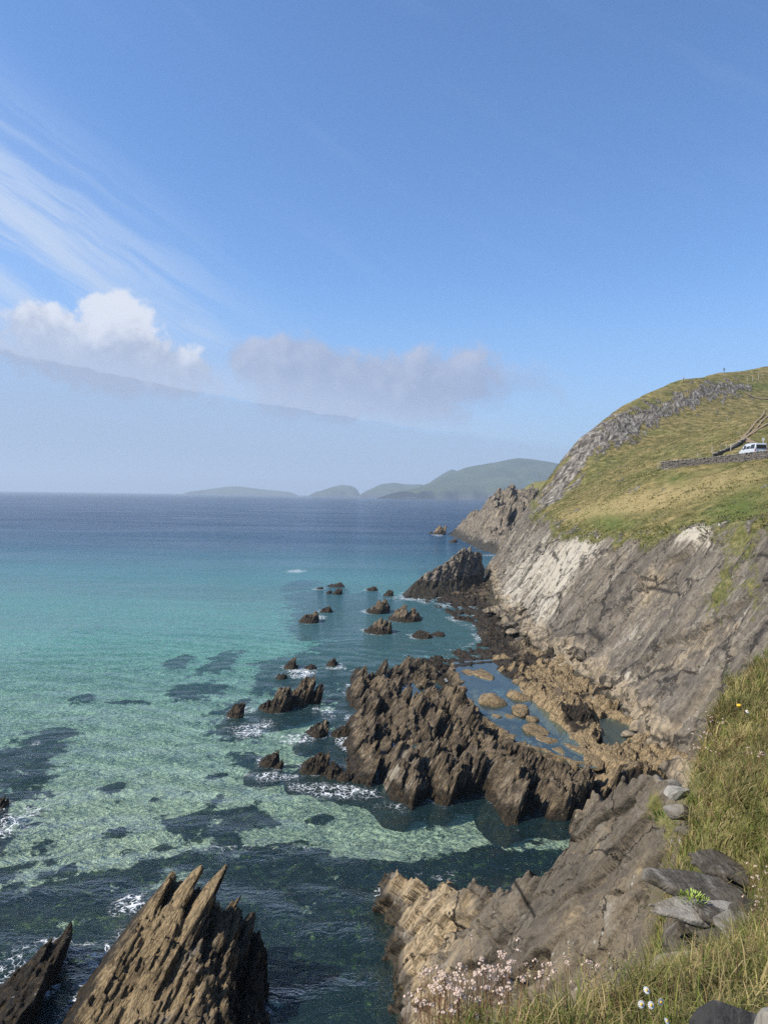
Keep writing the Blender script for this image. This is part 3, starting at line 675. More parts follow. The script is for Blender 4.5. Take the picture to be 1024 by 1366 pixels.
SR = [(312, 957, 24, 30, 'narrow dark fin of rock standing alone amid white foam off the reef'),
      (364, 948, 42, 36, 'blunt dark rock at the seaward end of a row of three'), (394, 940, 44, 42, 'tallest rock in the middle of a row of three'), (416, 938, 24, 34, 'narrow upright rock at the reef end of a row of three'),
      (422, 981, 30, 28, 'small pointed rock just seaward of the jagged reef'), (357, 1021, 28, 20, 'low ragged rock awash over a dark weed patch'), (371, 1024, 13, 13, 'tiny rock beside a low ragged rock awash'),
      (416, 1030, 40, 30, 'ridged rock leading out from the reef corner'), (440, 1037, 28, 22, 'rock next to the ridged one off the reef corner'), (458, 1041, 22, 16, 'low rock filling the gap to the reef corner'),
      (386, 892, 20, 18, 'rounded rock above a broad patch of surf'), (374, 905, 15, 9, 'low flat rock beside a broad patch of surf'), (413, 893, 18, 7, 'flat rock lying along a broad line of surf'), (442, 888, 15, 16, 'small upright rock at the end of a surf line'),
      (410, 831, 30, 18, 'hump of dark rock with surf on its landward side'), (434, 817, 18, 10, 'small low rock behind a surf-edged hump'), (449, 793, 14, 14, 'sloping fin in a far cluster of small rocks'), (438, 792, 9, 6, 'tiny rock in a far cluster of small rocks'), (426, 786, 10, 4, 'flat rock in a far cluster of small rocks'), (447, 783, 24, 5, 'long flat ledge at the back of a far cluster'),
      (502, 818, 34, 26, 'steep rounded rock off the cliff inlet'), (504, 845, 38, 26, 'broad domed rock at the mouth of the cliff inlet'), (540, 829, 48, 24, 'wide weedy ledge rock between domed rock and cliff'), (562, 851, 28, 14, 'low rock inside the inlet mouth'), (584, 849, 22, 6, 'flat ledge awash inside the inlet'),
      (495, 788, 18, 6, 'low rock out beyond the inlet rocks'), (517, 795, 14, 10, 'small rock near a thin line of surf'), (541, 793, 9, 8, 'tiny round rock near the pointed outcrop'),
      (452, 983, 24, 20, 'rough rock leaning against the seaward side of the reef'),
      (-2, 1078, 18, 18, 'dark rock ringed by surf in a large weed patch')]
for k, (u, v, wp, hp_, lab) in enumerate(SR):
    rock_px(u, v, wp, hp_, lab, 400 + k * 7, G, weedz=0.9, ochre_k=0.25, weed_k=0.7)
# ---- larger shaped rocks: outline in plan plus surface points read from the photograph
def shaped_rock(name, mat, poly, cps, shear, dx, dy, seed, famp, fscale, label, cat, origin, attr, drop=1.6, hmax=99, edge_w=0.5, foam=True, strike=STR, zmin=-3.0, kind=None, extra=None):
    poly = np.asarray(poly, float); cp = np.array([(p[0] - shear * p[2], p[1], p[2]) for p in cps])
    Hf = RBF(cp, 0.02, 10.0)
    def zf(x, y):
        d = polydist(x + 0.25 * fscale * fbm(x * 0.8 / fscale, y * 0.8 / fscale, seed=seed), y + 0.5 * fscale * fbm(x * 0.6 / fscale, y * 0.6 / fscale, seed=seed + 1), poly)
        H = np.clip(Hf(x, y), 0.2, hmax); fi = fins(x, y, seed + 2, fscale, strike)
        if extra is not None: H = np.maximum(H + extra(x, y), 0.2)
        a = famp * np.clip(0.45 + 0.25 * H / fscale, 0.3, 1.3)
        z = H * sstep(d, -0.1, edge_w) + a * fi * sstep(d, -0.4, edge_w) - 0.15
        return np.maximum(np.where(d < 0, z - drop * (-d), z), zmin)
    x0, y0 = poly.min(0) - 1.8 * fscale; x1, y1 = poly.max(0) + 1.8 * fscale
    o = rock_grid(name, mat, x0, x1, y0, y1, dx, dy, zf, shear, attr, origin=origin, zcut=zmin + 0.15)
    tag(o, label, cat, kind=kind)
    if foam: FOOT.append(poly)
    return o
def std_attr(weedz, ok=0.5, tanside=0.0, pal=0.0):
    def f(V, xu, yu):
        n = fbm(V[:, 0] * 0.5, V[:, 1] * 0.5, V[:, 2] * 0.5, seed=640)
        return {'tint': np.clip(np.stack([pal * sstep(n, 0.0, 0.5), 0.95 * sstep(V[:, 2] + 0.5 * n, weedz + 0.5, weedz - 0.5), ok * sstep(V[:, 2], weedz - 0.2, weedz + 0.8)], -1), 0, 1.2), 'veg': 0 * n}
    return f
# pointed stack in the foreground sea
cps = [PY(*q) for q in [(238, 1190, 31.3), (268, 1190, 30.2), (286, 1215, 29.6), (302, 1195, 29.3), (252, 1188, 30.6), (232, 1250, 27.8), (205, 1300, 26.8), (262, 1300, 26.2), (165, 1366, 25.6), (250, 1366, 24.6), (300, 1240, 28.6), (290, 1330, 26.2), (352, 1268, 30.2), (330, 1310, 28.4), (335, 1366, 26.0), (240, 1430, 23.0), (330, 1440, 23), (150, 1450, 23)]]
SP = [(-11.9, 19), (-11.9, 28), (-11.7, 32), (-11.5, 34.4), (-10.6, 33.6), (-10.2, 32.0), (-9.2, 31.4), (-8.3, 31.8), (-6.4, 32.2), (-4.6, 30.4), (-4.0, 27.5), (-3.9, 22), (-4.5, 19), (-9, 17.5)]
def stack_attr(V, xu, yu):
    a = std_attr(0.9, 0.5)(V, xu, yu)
    a['tint'][:, 2] += 0.55 * sstep(xu, -8.6, -10.2); a['tint'][:, 1] += 0.75 * sstep(xu, -7.4, -6.2) + 0.6 * sstep(xu, -10.9, -11.5)  # sunlit flank painted ochre, shade of the right flank painted dark
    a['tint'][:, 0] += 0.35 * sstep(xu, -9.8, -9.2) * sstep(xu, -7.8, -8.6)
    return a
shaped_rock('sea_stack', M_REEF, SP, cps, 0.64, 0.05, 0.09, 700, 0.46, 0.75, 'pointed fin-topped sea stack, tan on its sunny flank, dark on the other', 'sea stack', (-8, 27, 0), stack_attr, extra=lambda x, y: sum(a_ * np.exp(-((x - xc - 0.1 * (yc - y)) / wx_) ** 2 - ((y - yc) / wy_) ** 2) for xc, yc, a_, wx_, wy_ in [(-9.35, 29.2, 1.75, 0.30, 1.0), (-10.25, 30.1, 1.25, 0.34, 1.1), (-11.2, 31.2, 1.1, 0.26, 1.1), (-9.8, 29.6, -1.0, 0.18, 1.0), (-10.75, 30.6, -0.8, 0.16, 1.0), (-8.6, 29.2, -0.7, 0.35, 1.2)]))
cps = [PY(*q) for q in [(102, 1252, 30.3), (88, 1285, 29), (60, 1312, 27.6), (20, 1345, 26.6), (0, 1366, 26), (40, 1366, 25.6), (-40, 1366, 26.5), (70, 1350, 26.6), (10, 1440, 23)]]
shaped_rock('sea_rock', M_REEF, [(-16.2, 19), (-16.3, 26.5), (-15.4, 29), (-14.6, 31.2), (-14.0, 31.9), (-13.4, 31.4), (-13.1, 29), (-12.95, 27), (-13.0, 20)], cps, 0.55, 0.06, 0.1, 720, 0.40, 0.7,
            'low black slab rock beside the pointed stack with surf along it', 'rock', (-14, 27, 0), std_attr(1.6, 0.3))
# twin fins where the shelf ends
cps = [PY(*q) for q in [(619, 741, 165), (600, 758, 158), (577, 766, 153), (558, 776, 150), (633, 750, 168), (590, 788, 147), (563, 794, 145), (645, 764, 172), (610, 780, 154), (640, 785, 160)]]
def fin_attr(V, xu, yu):
    a = std_attr(2.4, 0.5, pal=0.1)(V, xu, yu); a['tint'][:, 1] += 0.3; return a
shaped_rock('rock_outcrop', M_CLIFF, [(4.3, 143), (4.0, 150), (7.5, 157), (11, 168), (15, 176), (19, 181), (23, 176), (22, 160), (18, 148), (12, 142)], cps, 0.80, 0.16, 0.34, 740, 0.55, 1.5,
            'dark twin-peaked rock outcrop where the cliff foot meets the open water', 'rock', (12, 158, 0), fin_attr)
# serrated headland beyond the bay
cps = [PY(*q) for q in [(594, 711, 385), (612, 697, 368), (624, 686, 350), (640, 682, 335), (654, 669, 320), (667, 662, 310), (672, 673, 302), (681, 680, 292), (640, 702, 300), (655, 727, 264), (690, 690, 285), (672, 720, 270), (700, 680, 300), (700, 710, 265)]]
shaped_rock('headland', M_CLIFF, [(36, 402), (33.5, 388), (35.5, 340), (36.0, 310), (36.5, 275), (38, 259), (46, 252), (62, 258), (64, 300), (54, 360), (44, 400)], cps, 0.40, 0.35, 0.8, 760, 3.2, 3.4,
            'serrated headland of tilted rock fins beyond the small bay', 'headland', (45, 310, 0), std_attr(3.2, 0.45, pal=0.35), edge_w=2.0, drop=1.0, zmin=-5.0, kind='structure')
for u, v, wp, hp_, lab, sd in [(586, 713, 19, 17, 'twin-pointed rock standing off the tip of the headland', 781), (604, 724, 13, 8, 'low black rock below the headland flank', 787), (574, 712, 6, 5, 'tiny rock seaward of the headland rocks', 789)]:
    rock_px(u, v, wp, hp_, lab, sd, 'rocks off the headland', weedz=1.2)
# green hillock behind the headland
X, Y = np.meshgrid(np.arange(50, 150, 1.2), np.arange(330, 470, 2.0))
Z = 31 * sstep(X + 4 * fbm(X * 0.06, Y * 0.06, seed=5), 60, 95) * sstep(Y, 330, 372) + 2.5 * fbm(X * 0.1, Y * 0.1, seed=6) - 2
hk = link_mesh('hillock', np.stack([X, Y, Z], -1).reshape(-1, 3), gridfaces(*X.shape), M_GRASS, smooth=True, attrs={'rock': (0.75 * sstep(Z, 17, 9)).ravel(), 'tint': np.stack([0.4 + 0 * Z, 0.4 + 0 * Z, 0 * Z], -1).reshape(-1, 3)})
tag(hk, 'rounded green hillock behind the serrated headland', 'hill', kind='structure')

# ================================================================== SEA BED AND SEA
def wpoly(l): return np.array([PZ(u, v, -0.8)[:2] for u, v in l])
weed_polys = [wpoly([(-60, 1000), (0, 990), (40, 966), (110, 950), (112, 964), (84, 992), (74, 1022), (60, 1062), (30, 1104), (0, 1140), (-60, 1160)]),
              wpoly([(-80, 1200), (0, 1192), (60, 1165), (130, 1152), (200, 1140), (260, 1128), (300, 1112), (330, 1122), (400, 1118), (460, 1132), (520, 1140), (600, 1132), (680, 1120), (760, 1120), (900, 1110), (1500, 1900), (-400, 1900), (-400, 1300)]),
              wpoly([(372, 772), (430, 772), (520, 778), (570, 790), (640, 850), (570, 875), (480, 900), (462, 1000), (440, 1000), (430, 930), (400, 905), (350, 915), (335, 890), (345, 868), (400, 858), (420, 835), (385, 832), (388, 792)]),
              wpoly([(300, 925), (330, 915), (345, 945), (350, 980), (300, 985), (285, 955)]), wpoly([(300, 1000), (340, 990), (375, 1005), (385, 1035), (340, 1030), (305, 1015)]), wpoly([(440, 1000), (470, 1030), (500, 1062), (440, 1060), (390, 1030), (400, 1005)])]
weed_blobs = [(148, 1044, 19, 10), (153, 1106, 25, 9), (115, 921, 15, 8), (237, 871, 17, 11), (262, 908, 30, 14), (293, 872, 16, 18), (92, 1151, 12, 9), (241, 1092, 12, 8), (328, 1084, 44, 14), (437, 1082, 18, 7), (400, 762, 26, 9), (240, 1112, 14, 10), (165, 1138, 10, 7), (285, 1032, 16, 5), (210, 1068, 8, 4), (170, 925, 30, 3)]
def bed(x, y):
    dist = np.hypot(x, y)
    dep = 2.3 + 0.048 * np.clip(y - 42, 0, 120) + 0.065 * np.clip(y - 160, 0, 260) + 0.012 * np.clip(y - 420, 0, 600)
    dep = dep + 0.35 * fbm(x * 0.05, y * 0.05, seed=801)
    jx = x + 1.2 * fbm(x * 0.22, y * 0.22, seed=802) * np.clip(dist / 60, 0.5, 3); jy = y + 2.0 * fbm(x * 0.18, y * 0.18, seed=803) * np.clip(dist / 60, 0.5, 3)
    wd = np.zeros(np.shape(x))
    for p in weed_polys:
        sc_ = np.clip(y / 45, 0.6, 3); wd = np.maximum(wd, sstep(polydist(jx, jy, p) / sc_, -1.6, 2.0))
    for u, v, ru, rv in weed_blobs:
        c = PZ(u, v, -0.8); ex = PZ(u + ru, v, -0.8)[0] - c[0]; ey = (PZ(u, v - rv, -0.8)[1] - PZ(u, v + rv, -0.8)[1]) / 2
        wd = np.maximum(wd, sstep(np.hypot((jx - c[0]) / ex, (jy - c[1]) / ey), 1.55, 0.35))
    wd = np.maximum(wd, 0.75 * sstep(fbm(x * 0.30, y * 0.26, seed=807), 0.12, 0.42) * sstep(y, 56, 42))
    # broken cover: sand gaps inside the big near bed
    wd = wd * (1 - 0.30 * sstep(fbm(x * 0.16, y * 0.12, seed=805), 0.15, 0.45) * sstep(y, 60, 45))
    top = 1.35 + 0.5 * fbm(x * 0.3, y * 0.3, seed=804) + 0.5 * sstep(y, 45, 25)
    return -0.46 * (dep * (1 - wd) + np.minimum(dep, dep * 0.86 + 0.0 * top) * wd), wd, dep
def geo(a, b, r, s0):
    o = [a]; s = s0
    while o[-1] < b: o.append(o[-1] + s); s *= r
    return np.array(o)
sx = np.r_[-geo(45, 11500, 1.12, 0.35)[::-1], np.arange(-44.8, 30, 0.22), geo(30.2, 11500, 1.14, 0.35)]
sy = np.r_[np.arange(-30, 14, 2.0), np.arange(14, 100, 0.26), geo(100.2, 11500, 1.035, 0.3)]
X, Y = np.meshgrid(sx, sy)
near = (np.abs(X) < 900) & (Y < 1500)
Zb = np.full(X.shape, -30.0); Wd = np.zeros(X.shape)
Dp = np.full(X.shape, 30.0)
zb, wd_, dp_ = bed(X[near], Y[near]); Zb[near] = zb; Wd[near] = wd_; Dp[near] = dp_
fo = np.zeros(X.shape)
nn = (X > -60) & (X < 70) & (Y < 420)
xs, ys = X[nn], Y[nn]; f_ = np.zeros(xs.shape)
for p in FOOT:
    c = p[:, :2].mean(0); rad = np.hypot(*(p[:, :2] - c).T).max() + 4
    m_ = np.hypot(xs - c[0], ys - c[1]) < rad
    d = -polydist(xs[m_], ys[m_], p[:, :2]); kk = np.clip(ys[m_] / 60, 0.6, 2.5)
    f_[m_] = np.maximum(f_[m_], 0.36 * sstep(d / kk, 0.9, 0.05) * (0.45 + 0.75 * sstep(fbm(xs[m_] * 0.25, ys[m_] * 0.2, seed=820), -0.15, 0.35)))
for u, v, ru, rv, st in [(172, 1205, 24, 18, 0.85), (75, 1262, 45, 16, 0.6), (20, 1290, 50, 14, 0.55), (125, 1300, 25, 40, 0.45), (18, 1095, 34, 38, 0.62), (335, 972, 34, 12, 0.75), (322, 948, 20, 10, 0.6), (395, 984, 46, 9, 0.6), (372, 1036, 46, 9, 0.6), (402, 897, 22, 8, 1.0), (446, 891, 22, 4, 0.8),
                         (430, 1052, 50, 10, 0.7), (474, 1058, 34, 9, 0.75), (520, 1076, 30, 8, 0.5), (508, 1196, 10, 14, 0.9), (590, 1168, 34, 8, 0.5), (550, 798, 34, 4, 0.75), (430, 950, 40, 12, 0.4), (395, 762, 14, 2.5, 0.9), (385, 925, 16, 6, 0.7), (425, 824, 10, 4, 0.8), (582, 713, 8, 3, 0.8), (655, 741, 24, 2, 0.6), (50, 992, 14, 5, 0.5), (268, 905, 14, 3, 0.6), (210, 1340, 20, 30, 0.4), (300, 1130, 70, 20, 0.22), (390, 1140, 70, 30, 0.2), (250, 1180, 40, 20, 0.3)]:
    c = PZ(u, v); ex = PZ(u + ru, v)[0] - c[0]; ey = (PZ(u, v - rv)[1] - PZ(u, v + rv)[1]) / 2
    f_ = np.maximum(f_, 0.8 * st * np.exp(-(((xs - c[0]) / ex) ** 2 + ((ys - c[1]) / ey) ** 2)))
fo[nn] = f_
def waves(x, y):
    z = 0
    for k, (lam, ang, a) in enumerate([(6.5, 78, 0.07), (4.1, 95, 0.05), (2.6, 62, 0.035), (1.9, 110, 0.022)]):
        kx, ky = math.cos(R(ang)) * 2 * math.pi / lam, math.sin(R(ang)) * 2 * math.pi / lam
        ph = kx * x + ky * y + 2.2 * fbm(x * 0.10, y * 0.10, seed=830 + k)
        z = z + a * np.sin(ph) * (0.6 + 0.6 * vn(x * 0.15, y * 0.15, seed=840 + k))
    return z
Zs = np.zeros(X.shape); zone = (X > -44) & (X < 30) & (Y > 14) & (Y < 120); Zs[zone] = waves(X[zone], Y[zone]) * sstep(Y[zone], 119, 80)
sea = link_mesh('sea', np.stack([X, Y, Zs], -1).reshape(-1, 3), gridfaces(*X.shape), M_SEA, smooth=True, attrs={'depth': np.clip(Dp, 0, 40).ravel(), 'foam': fo.ravel()})
tag(sea, 'turquoise sea shading to deep blue towards the horizon', 'sea', kind='structure')
bx_ = np.abs(X[0]) < 900; by_ = Y[:, 0] < 1500
Xb, Yb, Zz, Wb = X[np.ix_(by_, bx_)], Y[np.ix_(by_, bx_)], Zb[np.ix_(by_, bx_)], Wd[np.ix_(by_, bx_)]
Zz = Zz + Wb * 0.45 * fbm(Xb * 0.9, Yb * 0.9, seed=806) * (Yb < 110)
sb = link_mesh('seabed', np.stack([Xb, Yb, np.minimum(Zz, -0.45)], -1).reshape(-1, 3), gridfaces(*Xb.shape), M_BED, smooth=True, attrs={'weed': Wb.ravel()})
tag(sb, 'pale sand seabed with dark weedy reefs under the clear water', 'seabed', kind='structure')

# ================================================================== ISLANDS
m, T = new_mat('island_turf'); M_ISL = m
pos = T.new('ShaderNodeNewGeometry').outputs['Position']; zz = T.sep(pos)[2]; nr = T.sep(T.new('ShaderNodeNewGeometry').outputs['Normal'])[2]
n = T.noise(T.vm('MULTIPLY', pos, (0.004, 0.004, 0.012)), 1.0, 6, 0.62)
g = T.ramp(n, [(0.3, (0.040, 0.050, 0.020)), (0.5, (0.075, 0.088, 0.028)), (0.7, (0.125, 0.125, 0.045))])
rk = T.m('MAXIMUM', T.ss(nr, 0.62, 0.40), T.ss(T.m('ADD', zz, T.m('MULTIPLY', n, 60.0)), 70.0, 45.0))
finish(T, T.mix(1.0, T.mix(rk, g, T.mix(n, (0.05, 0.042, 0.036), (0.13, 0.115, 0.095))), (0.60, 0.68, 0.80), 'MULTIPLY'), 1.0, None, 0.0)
def island(name, prof, ycoast, yridge, yback, label, cliffh, step, seed, kind='structure'):
    prof = np.array(prof, float); px = np.array([PY(u, v, yridge) for u, v in prof])
    xs = np.arange(px[0, 0] - step * 3, px[-1, 0] + step * 3, step); ys = np.arange(ycoast - step * 3, yback, step)
    X, Y = np.meshgrid(xs, ys)
    Hr = np.interp(X * (yridge / Y) if False else X, px[:, 0], px[:, 2], left=-20, right=-20)
    nz = fbm(X * 0.004, Y * 0.004, seed=seed, octv=5)
    yc = ycoast + 0.10 * (yridge - ycoast) * fbm(X * 0.006, 0.2, seed=seed + 3) * 3
    t = (Y - yc) / (yridge - yc)
    up = np.clip(t, 0, 1) ** 0.85; back = np.clip((yback - Y) / (yback - yridge), 0, 1)
    gul = np.abs(vn(X * 0.008 + 0.002 * Y, Y * 0.0015, seed=seed + 7))
    Z = np.minimum(Hr, (cliffh * sstep(t, -0.01, 0.05) + (Hr - cliffh) * up) * (1 + 0.10 * nz) - 26 * (1 - gul) ** 4 * sstep(t, 0.9, 0.1)) * np.where(t > 1, back ** 0.6, 1)
    Z = np.where(t < -0.01, -15, Z); Z = np.maximum(Z, -15)
    o = link_mesh(name, np.stack([X, Y, Z], -1).reshape(-1, 3), gridfaces(*X.shape), M_ISL, smooth=True)
    tag(o, label, 'island', kind=kind)
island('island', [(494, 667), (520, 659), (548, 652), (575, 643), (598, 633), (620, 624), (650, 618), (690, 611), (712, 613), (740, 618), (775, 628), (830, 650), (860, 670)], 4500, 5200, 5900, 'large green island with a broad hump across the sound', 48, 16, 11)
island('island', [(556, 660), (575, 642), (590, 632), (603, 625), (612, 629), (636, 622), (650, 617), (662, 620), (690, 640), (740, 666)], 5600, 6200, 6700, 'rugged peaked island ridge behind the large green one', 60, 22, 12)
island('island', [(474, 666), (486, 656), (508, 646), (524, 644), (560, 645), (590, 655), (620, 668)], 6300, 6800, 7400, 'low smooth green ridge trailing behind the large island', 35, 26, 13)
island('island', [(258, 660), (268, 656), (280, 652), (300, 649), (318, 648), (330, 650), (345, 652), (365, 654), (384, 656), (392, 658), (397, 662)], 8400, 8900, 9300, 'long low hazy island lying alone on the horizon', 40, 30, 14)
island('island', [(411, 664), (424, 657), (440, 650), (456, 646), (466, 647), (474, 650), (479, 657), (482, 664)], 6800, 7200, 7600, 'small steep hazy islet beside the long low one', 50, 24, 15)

# ================================================================== HAZE
m = bpy.data.materials.new('sea_haze'); m.use_nodes = True; T = NT(m.node_tree)
pv = T.new('ShaderNodeVolumePrincipled'); pv.inputs['Color'].default_value = (0.72, 0.86, 1.0, 1); pv.inputs['Density'].default_value = 1.4e-4; pv.inputs['Anisotropy'].default_value = 0.1
o_ = T.new('ShaderNodeOutputMaterial'); T.l.new(pv.outputs[0], o_.inputs['Volume'])
hx, hy0, hy1, hz0, hz1 = 12000, -60, 12000, -31.0, 320.0
hv = [(-hx, hy0, hz0), (hx, hy0, hz0), (hx, hy1, hz0), (-hx, hy1, hz0), (-hx, hy0, hz1), (hx, hy0, hz1), (hx, hy1, hz1), (-hx, hy1, hz1)]
hz = link_mesh('haze', hv, [[0, 3, 2, 1], [4, 5, 6, 7], [0, 1, 5, 4], [1, 2, 6, 5], [2, 3, 7, 6], [3, 0, 4, 7]], m)
tag(hz, 'thin pale sea haze over the water and islands', 'haze', kind='stuff')
# ================================================================== NEAR PROMONTORY (bedding slab below the viewpoint)
def on_slab(u, v):
    d = ray(u, v); t = (0.5 + DIP * CAMZ) / (d[0] - DIP * d[2]); return CAM + d * t
crest_px = [(497, 1212), (506, 1194), (520, 1176), (532, 1166), (546, 1175), (562, 1184), (585, 1180), (612, 1186), (640, 1181), (668, 1187), (690, 1175), (712, 1177), (738, 1165), (748, 1148), (757, 1122), (772, 1092), (792, 1069), (812, 1066), (835, 1052), (866, 1036), (905, 1046), (940, 1046), (1000, 1040), (1100, 1010)]
cr = np.array([on_slab(u, v) for u, v in crest_px])
nA, nF, nB = 420, 250, 60
ti = np.r_[0, np.cumsum(np.linalg.norm(np.diff(cr, axis=0), axis=1))]; ti /= ti[-1]
tt = np.linspace(0, 1, nA)
C = np.stack([np.interp(tt, ti, cr[:, k]) for k in range(3)], -1)
by = np.interp(tt, [0, 0.2, 0.5, 0.8, 1], [38.6, 33.5, 26.0, 17.0, 9.0])
Bm = np.stack([0.5 - 2.0 * DIP + 0 * by, by, -2.0 + 0 * by], -1)
wv = np.linspace(0, 1, nF)[:, None, None]
front = Bm[None] * (1 - wv) + C[None] * wv
wb = np.linspace(0, 1, nB + 1)[1:, None, None]
topw = np.clip(0.3 + 0.12 * C[:, 2], 0.3, 1.6)
E = np.stack([C[:, 0] + topw + 0.12 * C[:, 2], C[:, 1] + 0.8 + 0.16 * np.maximum(C[:, 2], 0), -2.0 + 0 * topw], -1)
bulge = np.sin(np.pi * wb) * np.stack([topw * 0.7, topw * 0.3, topw * 0.0], -1)[None]
back = C[None] * (1 - wb ** 1.5) + E[None] * wb ** 1.5 + bulge
P = np.concatenate([front, back], 0)
tT, uU = P @ BT, P @ BU
wq = 0.7 * fbm(tT * 0.35, uU * 0.35, seed=901)
f1, f2, ci = worley(tT * 0.34 + uU * 0.13 + 0.5 * wq, uU * 0.24 - tT * 0.05 + 0.4 * wq, seed=902)
g1, g2, gi = worley(tT * 0.9 + uU * 0.45 + wq, uU * 0.62 - tT * 0.2 + wq, seed=903)
k1, k2, ki = worley(tT * 2.4 + uU * 1.0 + wq * 2, uU * 1.3 - tT * 0.3 + wq, seed=907)
upx, vpx = proj(P.reshape(-1, 3)); upx = upx.reshape(tT.shape); vpx = vpx.reshape(tT.shape)
leftw = sstep(upx, 690, 560)
disp = (ci - 0.5) * (0.55 + 0.45 * leftw) + (gi - 0.5) * (0.16 + 0.32 * leftw) + (ki - 0.5) * 0.07
disp += -0.32 * sstep(f2 - f1, 0.055, 0.0) - 0.17 * sstep(g2 - g1, 0.07, 0.0) * (0.6 + leftw)
disp += 0.26 * fbm(tT * 0.3, uU * 0.16, seed=904, octv=3) + 0.03 * fbm(tT * 2.8, uU * 0.7, seed=905, octv=3)
# long steep joints
jt = tT + 0.42 * uU + 0.6 * fbm(uU * 0.25, tT * 0.1, seed=906)
ji, jf = slab_cells(jt, 911, 0.7, 2.4)
disp += 0.30 * (vn(ji * 3.17, uU * 0.22, seed=912)) - 0.28 * sstep(np.minimum(jf, 1 - jf), 0.03, 0.0)
P = P + disp[..., None] * BN
P[..., 1] += 0.12 * vn(tT * 1.4, uU * 1.4, seed=913)
P[nF - 14:nF + 8, :, 2] += 0.45 * (np.maximum(vn(tt * 60, seed=914), -0.3) * 0.7 + 0.3 * vn(tt * 170, seed=915))[None] * np.r_[np.linspace(0, 1, 14), np.linspace(1, 0, 8)][:, None]
n_ = fbm(P[..., 0] * 0.5, P[..., 1] * 0.5, seed=921)
och = 0.8 * leftw * sstep(P[..., 2], 0.8, 1.6) + 0.12 * sstep(n_, 0.1, 0.5)
wee = 1.0 * sstep(P[..., 2] + 0.5 * n_, 1.3, 0.3) + 0.5 * sstep(upx, 545, 515)
pal = 0.5 * np.exp(-((upx - 820) / 14) ** 2 - ((vpx - 1215) / 50) ** 2) + 1.0 * np.exp(-((upx - 885) / 20) ** 2 - ((vpx - 1040) / 9) ** 2) + 0.3 * leftw
vg = 0.75 * np.exp(-((upx - 880) / 13) ** 2 - ((vpx - 1080) / 28) ** 2) + 0.6 * np.exp(-((upx - 905) / 18) ** 2 - ((vpx - 1110) / 40) ** 2)
pr = link_mesh('promontory', P.reshape(-1, 3), gridfaces(*P.shape[:2]), M_NEAR, attrs={'tint': np.clip(np.stack([pal, wee, och], -1), 0, 1.2).reshape(-1, 3), 'veg': np.clip(vg, 0, 1).ravel()})
tag(pr, 'cracked brown and grey slab promontory sloping into the cove', 'cliff', kind='structure')

# ================================================================== GRASSY BANK AT THE VIEWPOINT
edge_px = [(1060, 838, 14.0), (1024, 868, 12.6), (1000, 888, 11.6), (965, 915, 10.5), (945, 955, 9.8), (934, 1000, 9.2), (928, 1050, 8.6), (915, 1095, 8.0), (905, 1140, 7.3), (992, 1152, 6.7), (1008, 1200, 5.9), (1004, 1245, 5.3), (950, 1272, 5.0), (900, 1290, 4.6), (860, 1312, 4.1), (800, 1328, 3.75), (720, 1340, 3.5), (640, 1352, 3.3), (575, 1366, 3.1), (520, 1420, 2.7), (440, 1520, 2.2)]
ep = np.array([PY(*q) for q in edge_px])
inner = np.array([PY(*q) for q in [(1024, 1000, 7.4), (1024, 1100, 5.9), (1030, 1180, 5.0), (1024, 1260, 4.1), (1000, 1310, 3.4), (940, 1345, 3.05), (800, 1400, 2.9), (1150, 1000, 7.4), (1150, 1200, 4.5), (1150, 880, 11.0), (960, 1080, 7.0)]] + [(0, 0, 18.3), (2.5, 0, 18.35), (5, 2, 18.4), (-1.5, -2, 18.3), (10, 9, 18.9), (12, 3, 19.2), (5, -4, 18.6), (16, 14, 20)])
BK = RBF(np.r_[ep, inner], 0.005, 5.0)
bpoly = np.r_[ep[:, :2], [(-1.6, 1.0), (-2.5, -6), (20, -6), (20, 22), (11, 20)]]
gx2 = np.r_[np.arange(-8.5, -3.5, 0.15), np.arange(-3.5, 18, 0.075)]; gy2 = np.arange(-5, 19, 0.075)
X, Y = np.meshgrid(gx2, gy2)
dB = polydist(X + 0.12 * fbm(X * 2, Y * 2, seed=930), Y + 0.12 * fbm(X * 2, Y * 2, seed=931), bpoly)
Zk = BK(X, Y); out = np.maximum(-dB, 0)
Zk = np.clip(Zk, 15.5, 21) + 0.05 * fbm(X * 1.5, Y * 1.5, seed=932) - out * 3.2 - 0.25 * sstep(dB, 0.25, -0.1) + 0.35 * out * fbm(X * 1.5, Y * 1.5, Zk * 2, seed=933)
Pb = np.stack([X, Y, Zk], -1); Pb[..., 0] += 0.15 * np.clip(out, 0, 1) * fbm(Zk * 1.7, Y, seed=934)
ff = gridfaces(*X.shape); ff = ff[Zk.reshape(-1)[ff].max(1) > -2.5]
used, inv = np.unique(ff, return_inverse=True)
nb_ = fbm(X * 1.2, Y * 1.2, seed=935)
bk = link_mesh('grass_bank', Pb.reshape(-1, 3)[used], inv.reshape(ff.shape), M_NEAR, attrs={'tint': np.zeros((len(used), 3)), 'veg': (1.1 * sstep(dB + 0.1 * nb_, -0.10, 0.05)).ravel()[used]})
tag(bk, 'turf bank at the cliff top beside the viewpoint', 'bank', kind='structure')
def bankz(x, y): return float(np.clip(BK(np.array([x]), np.array([y]))[0], 15.5, 21))

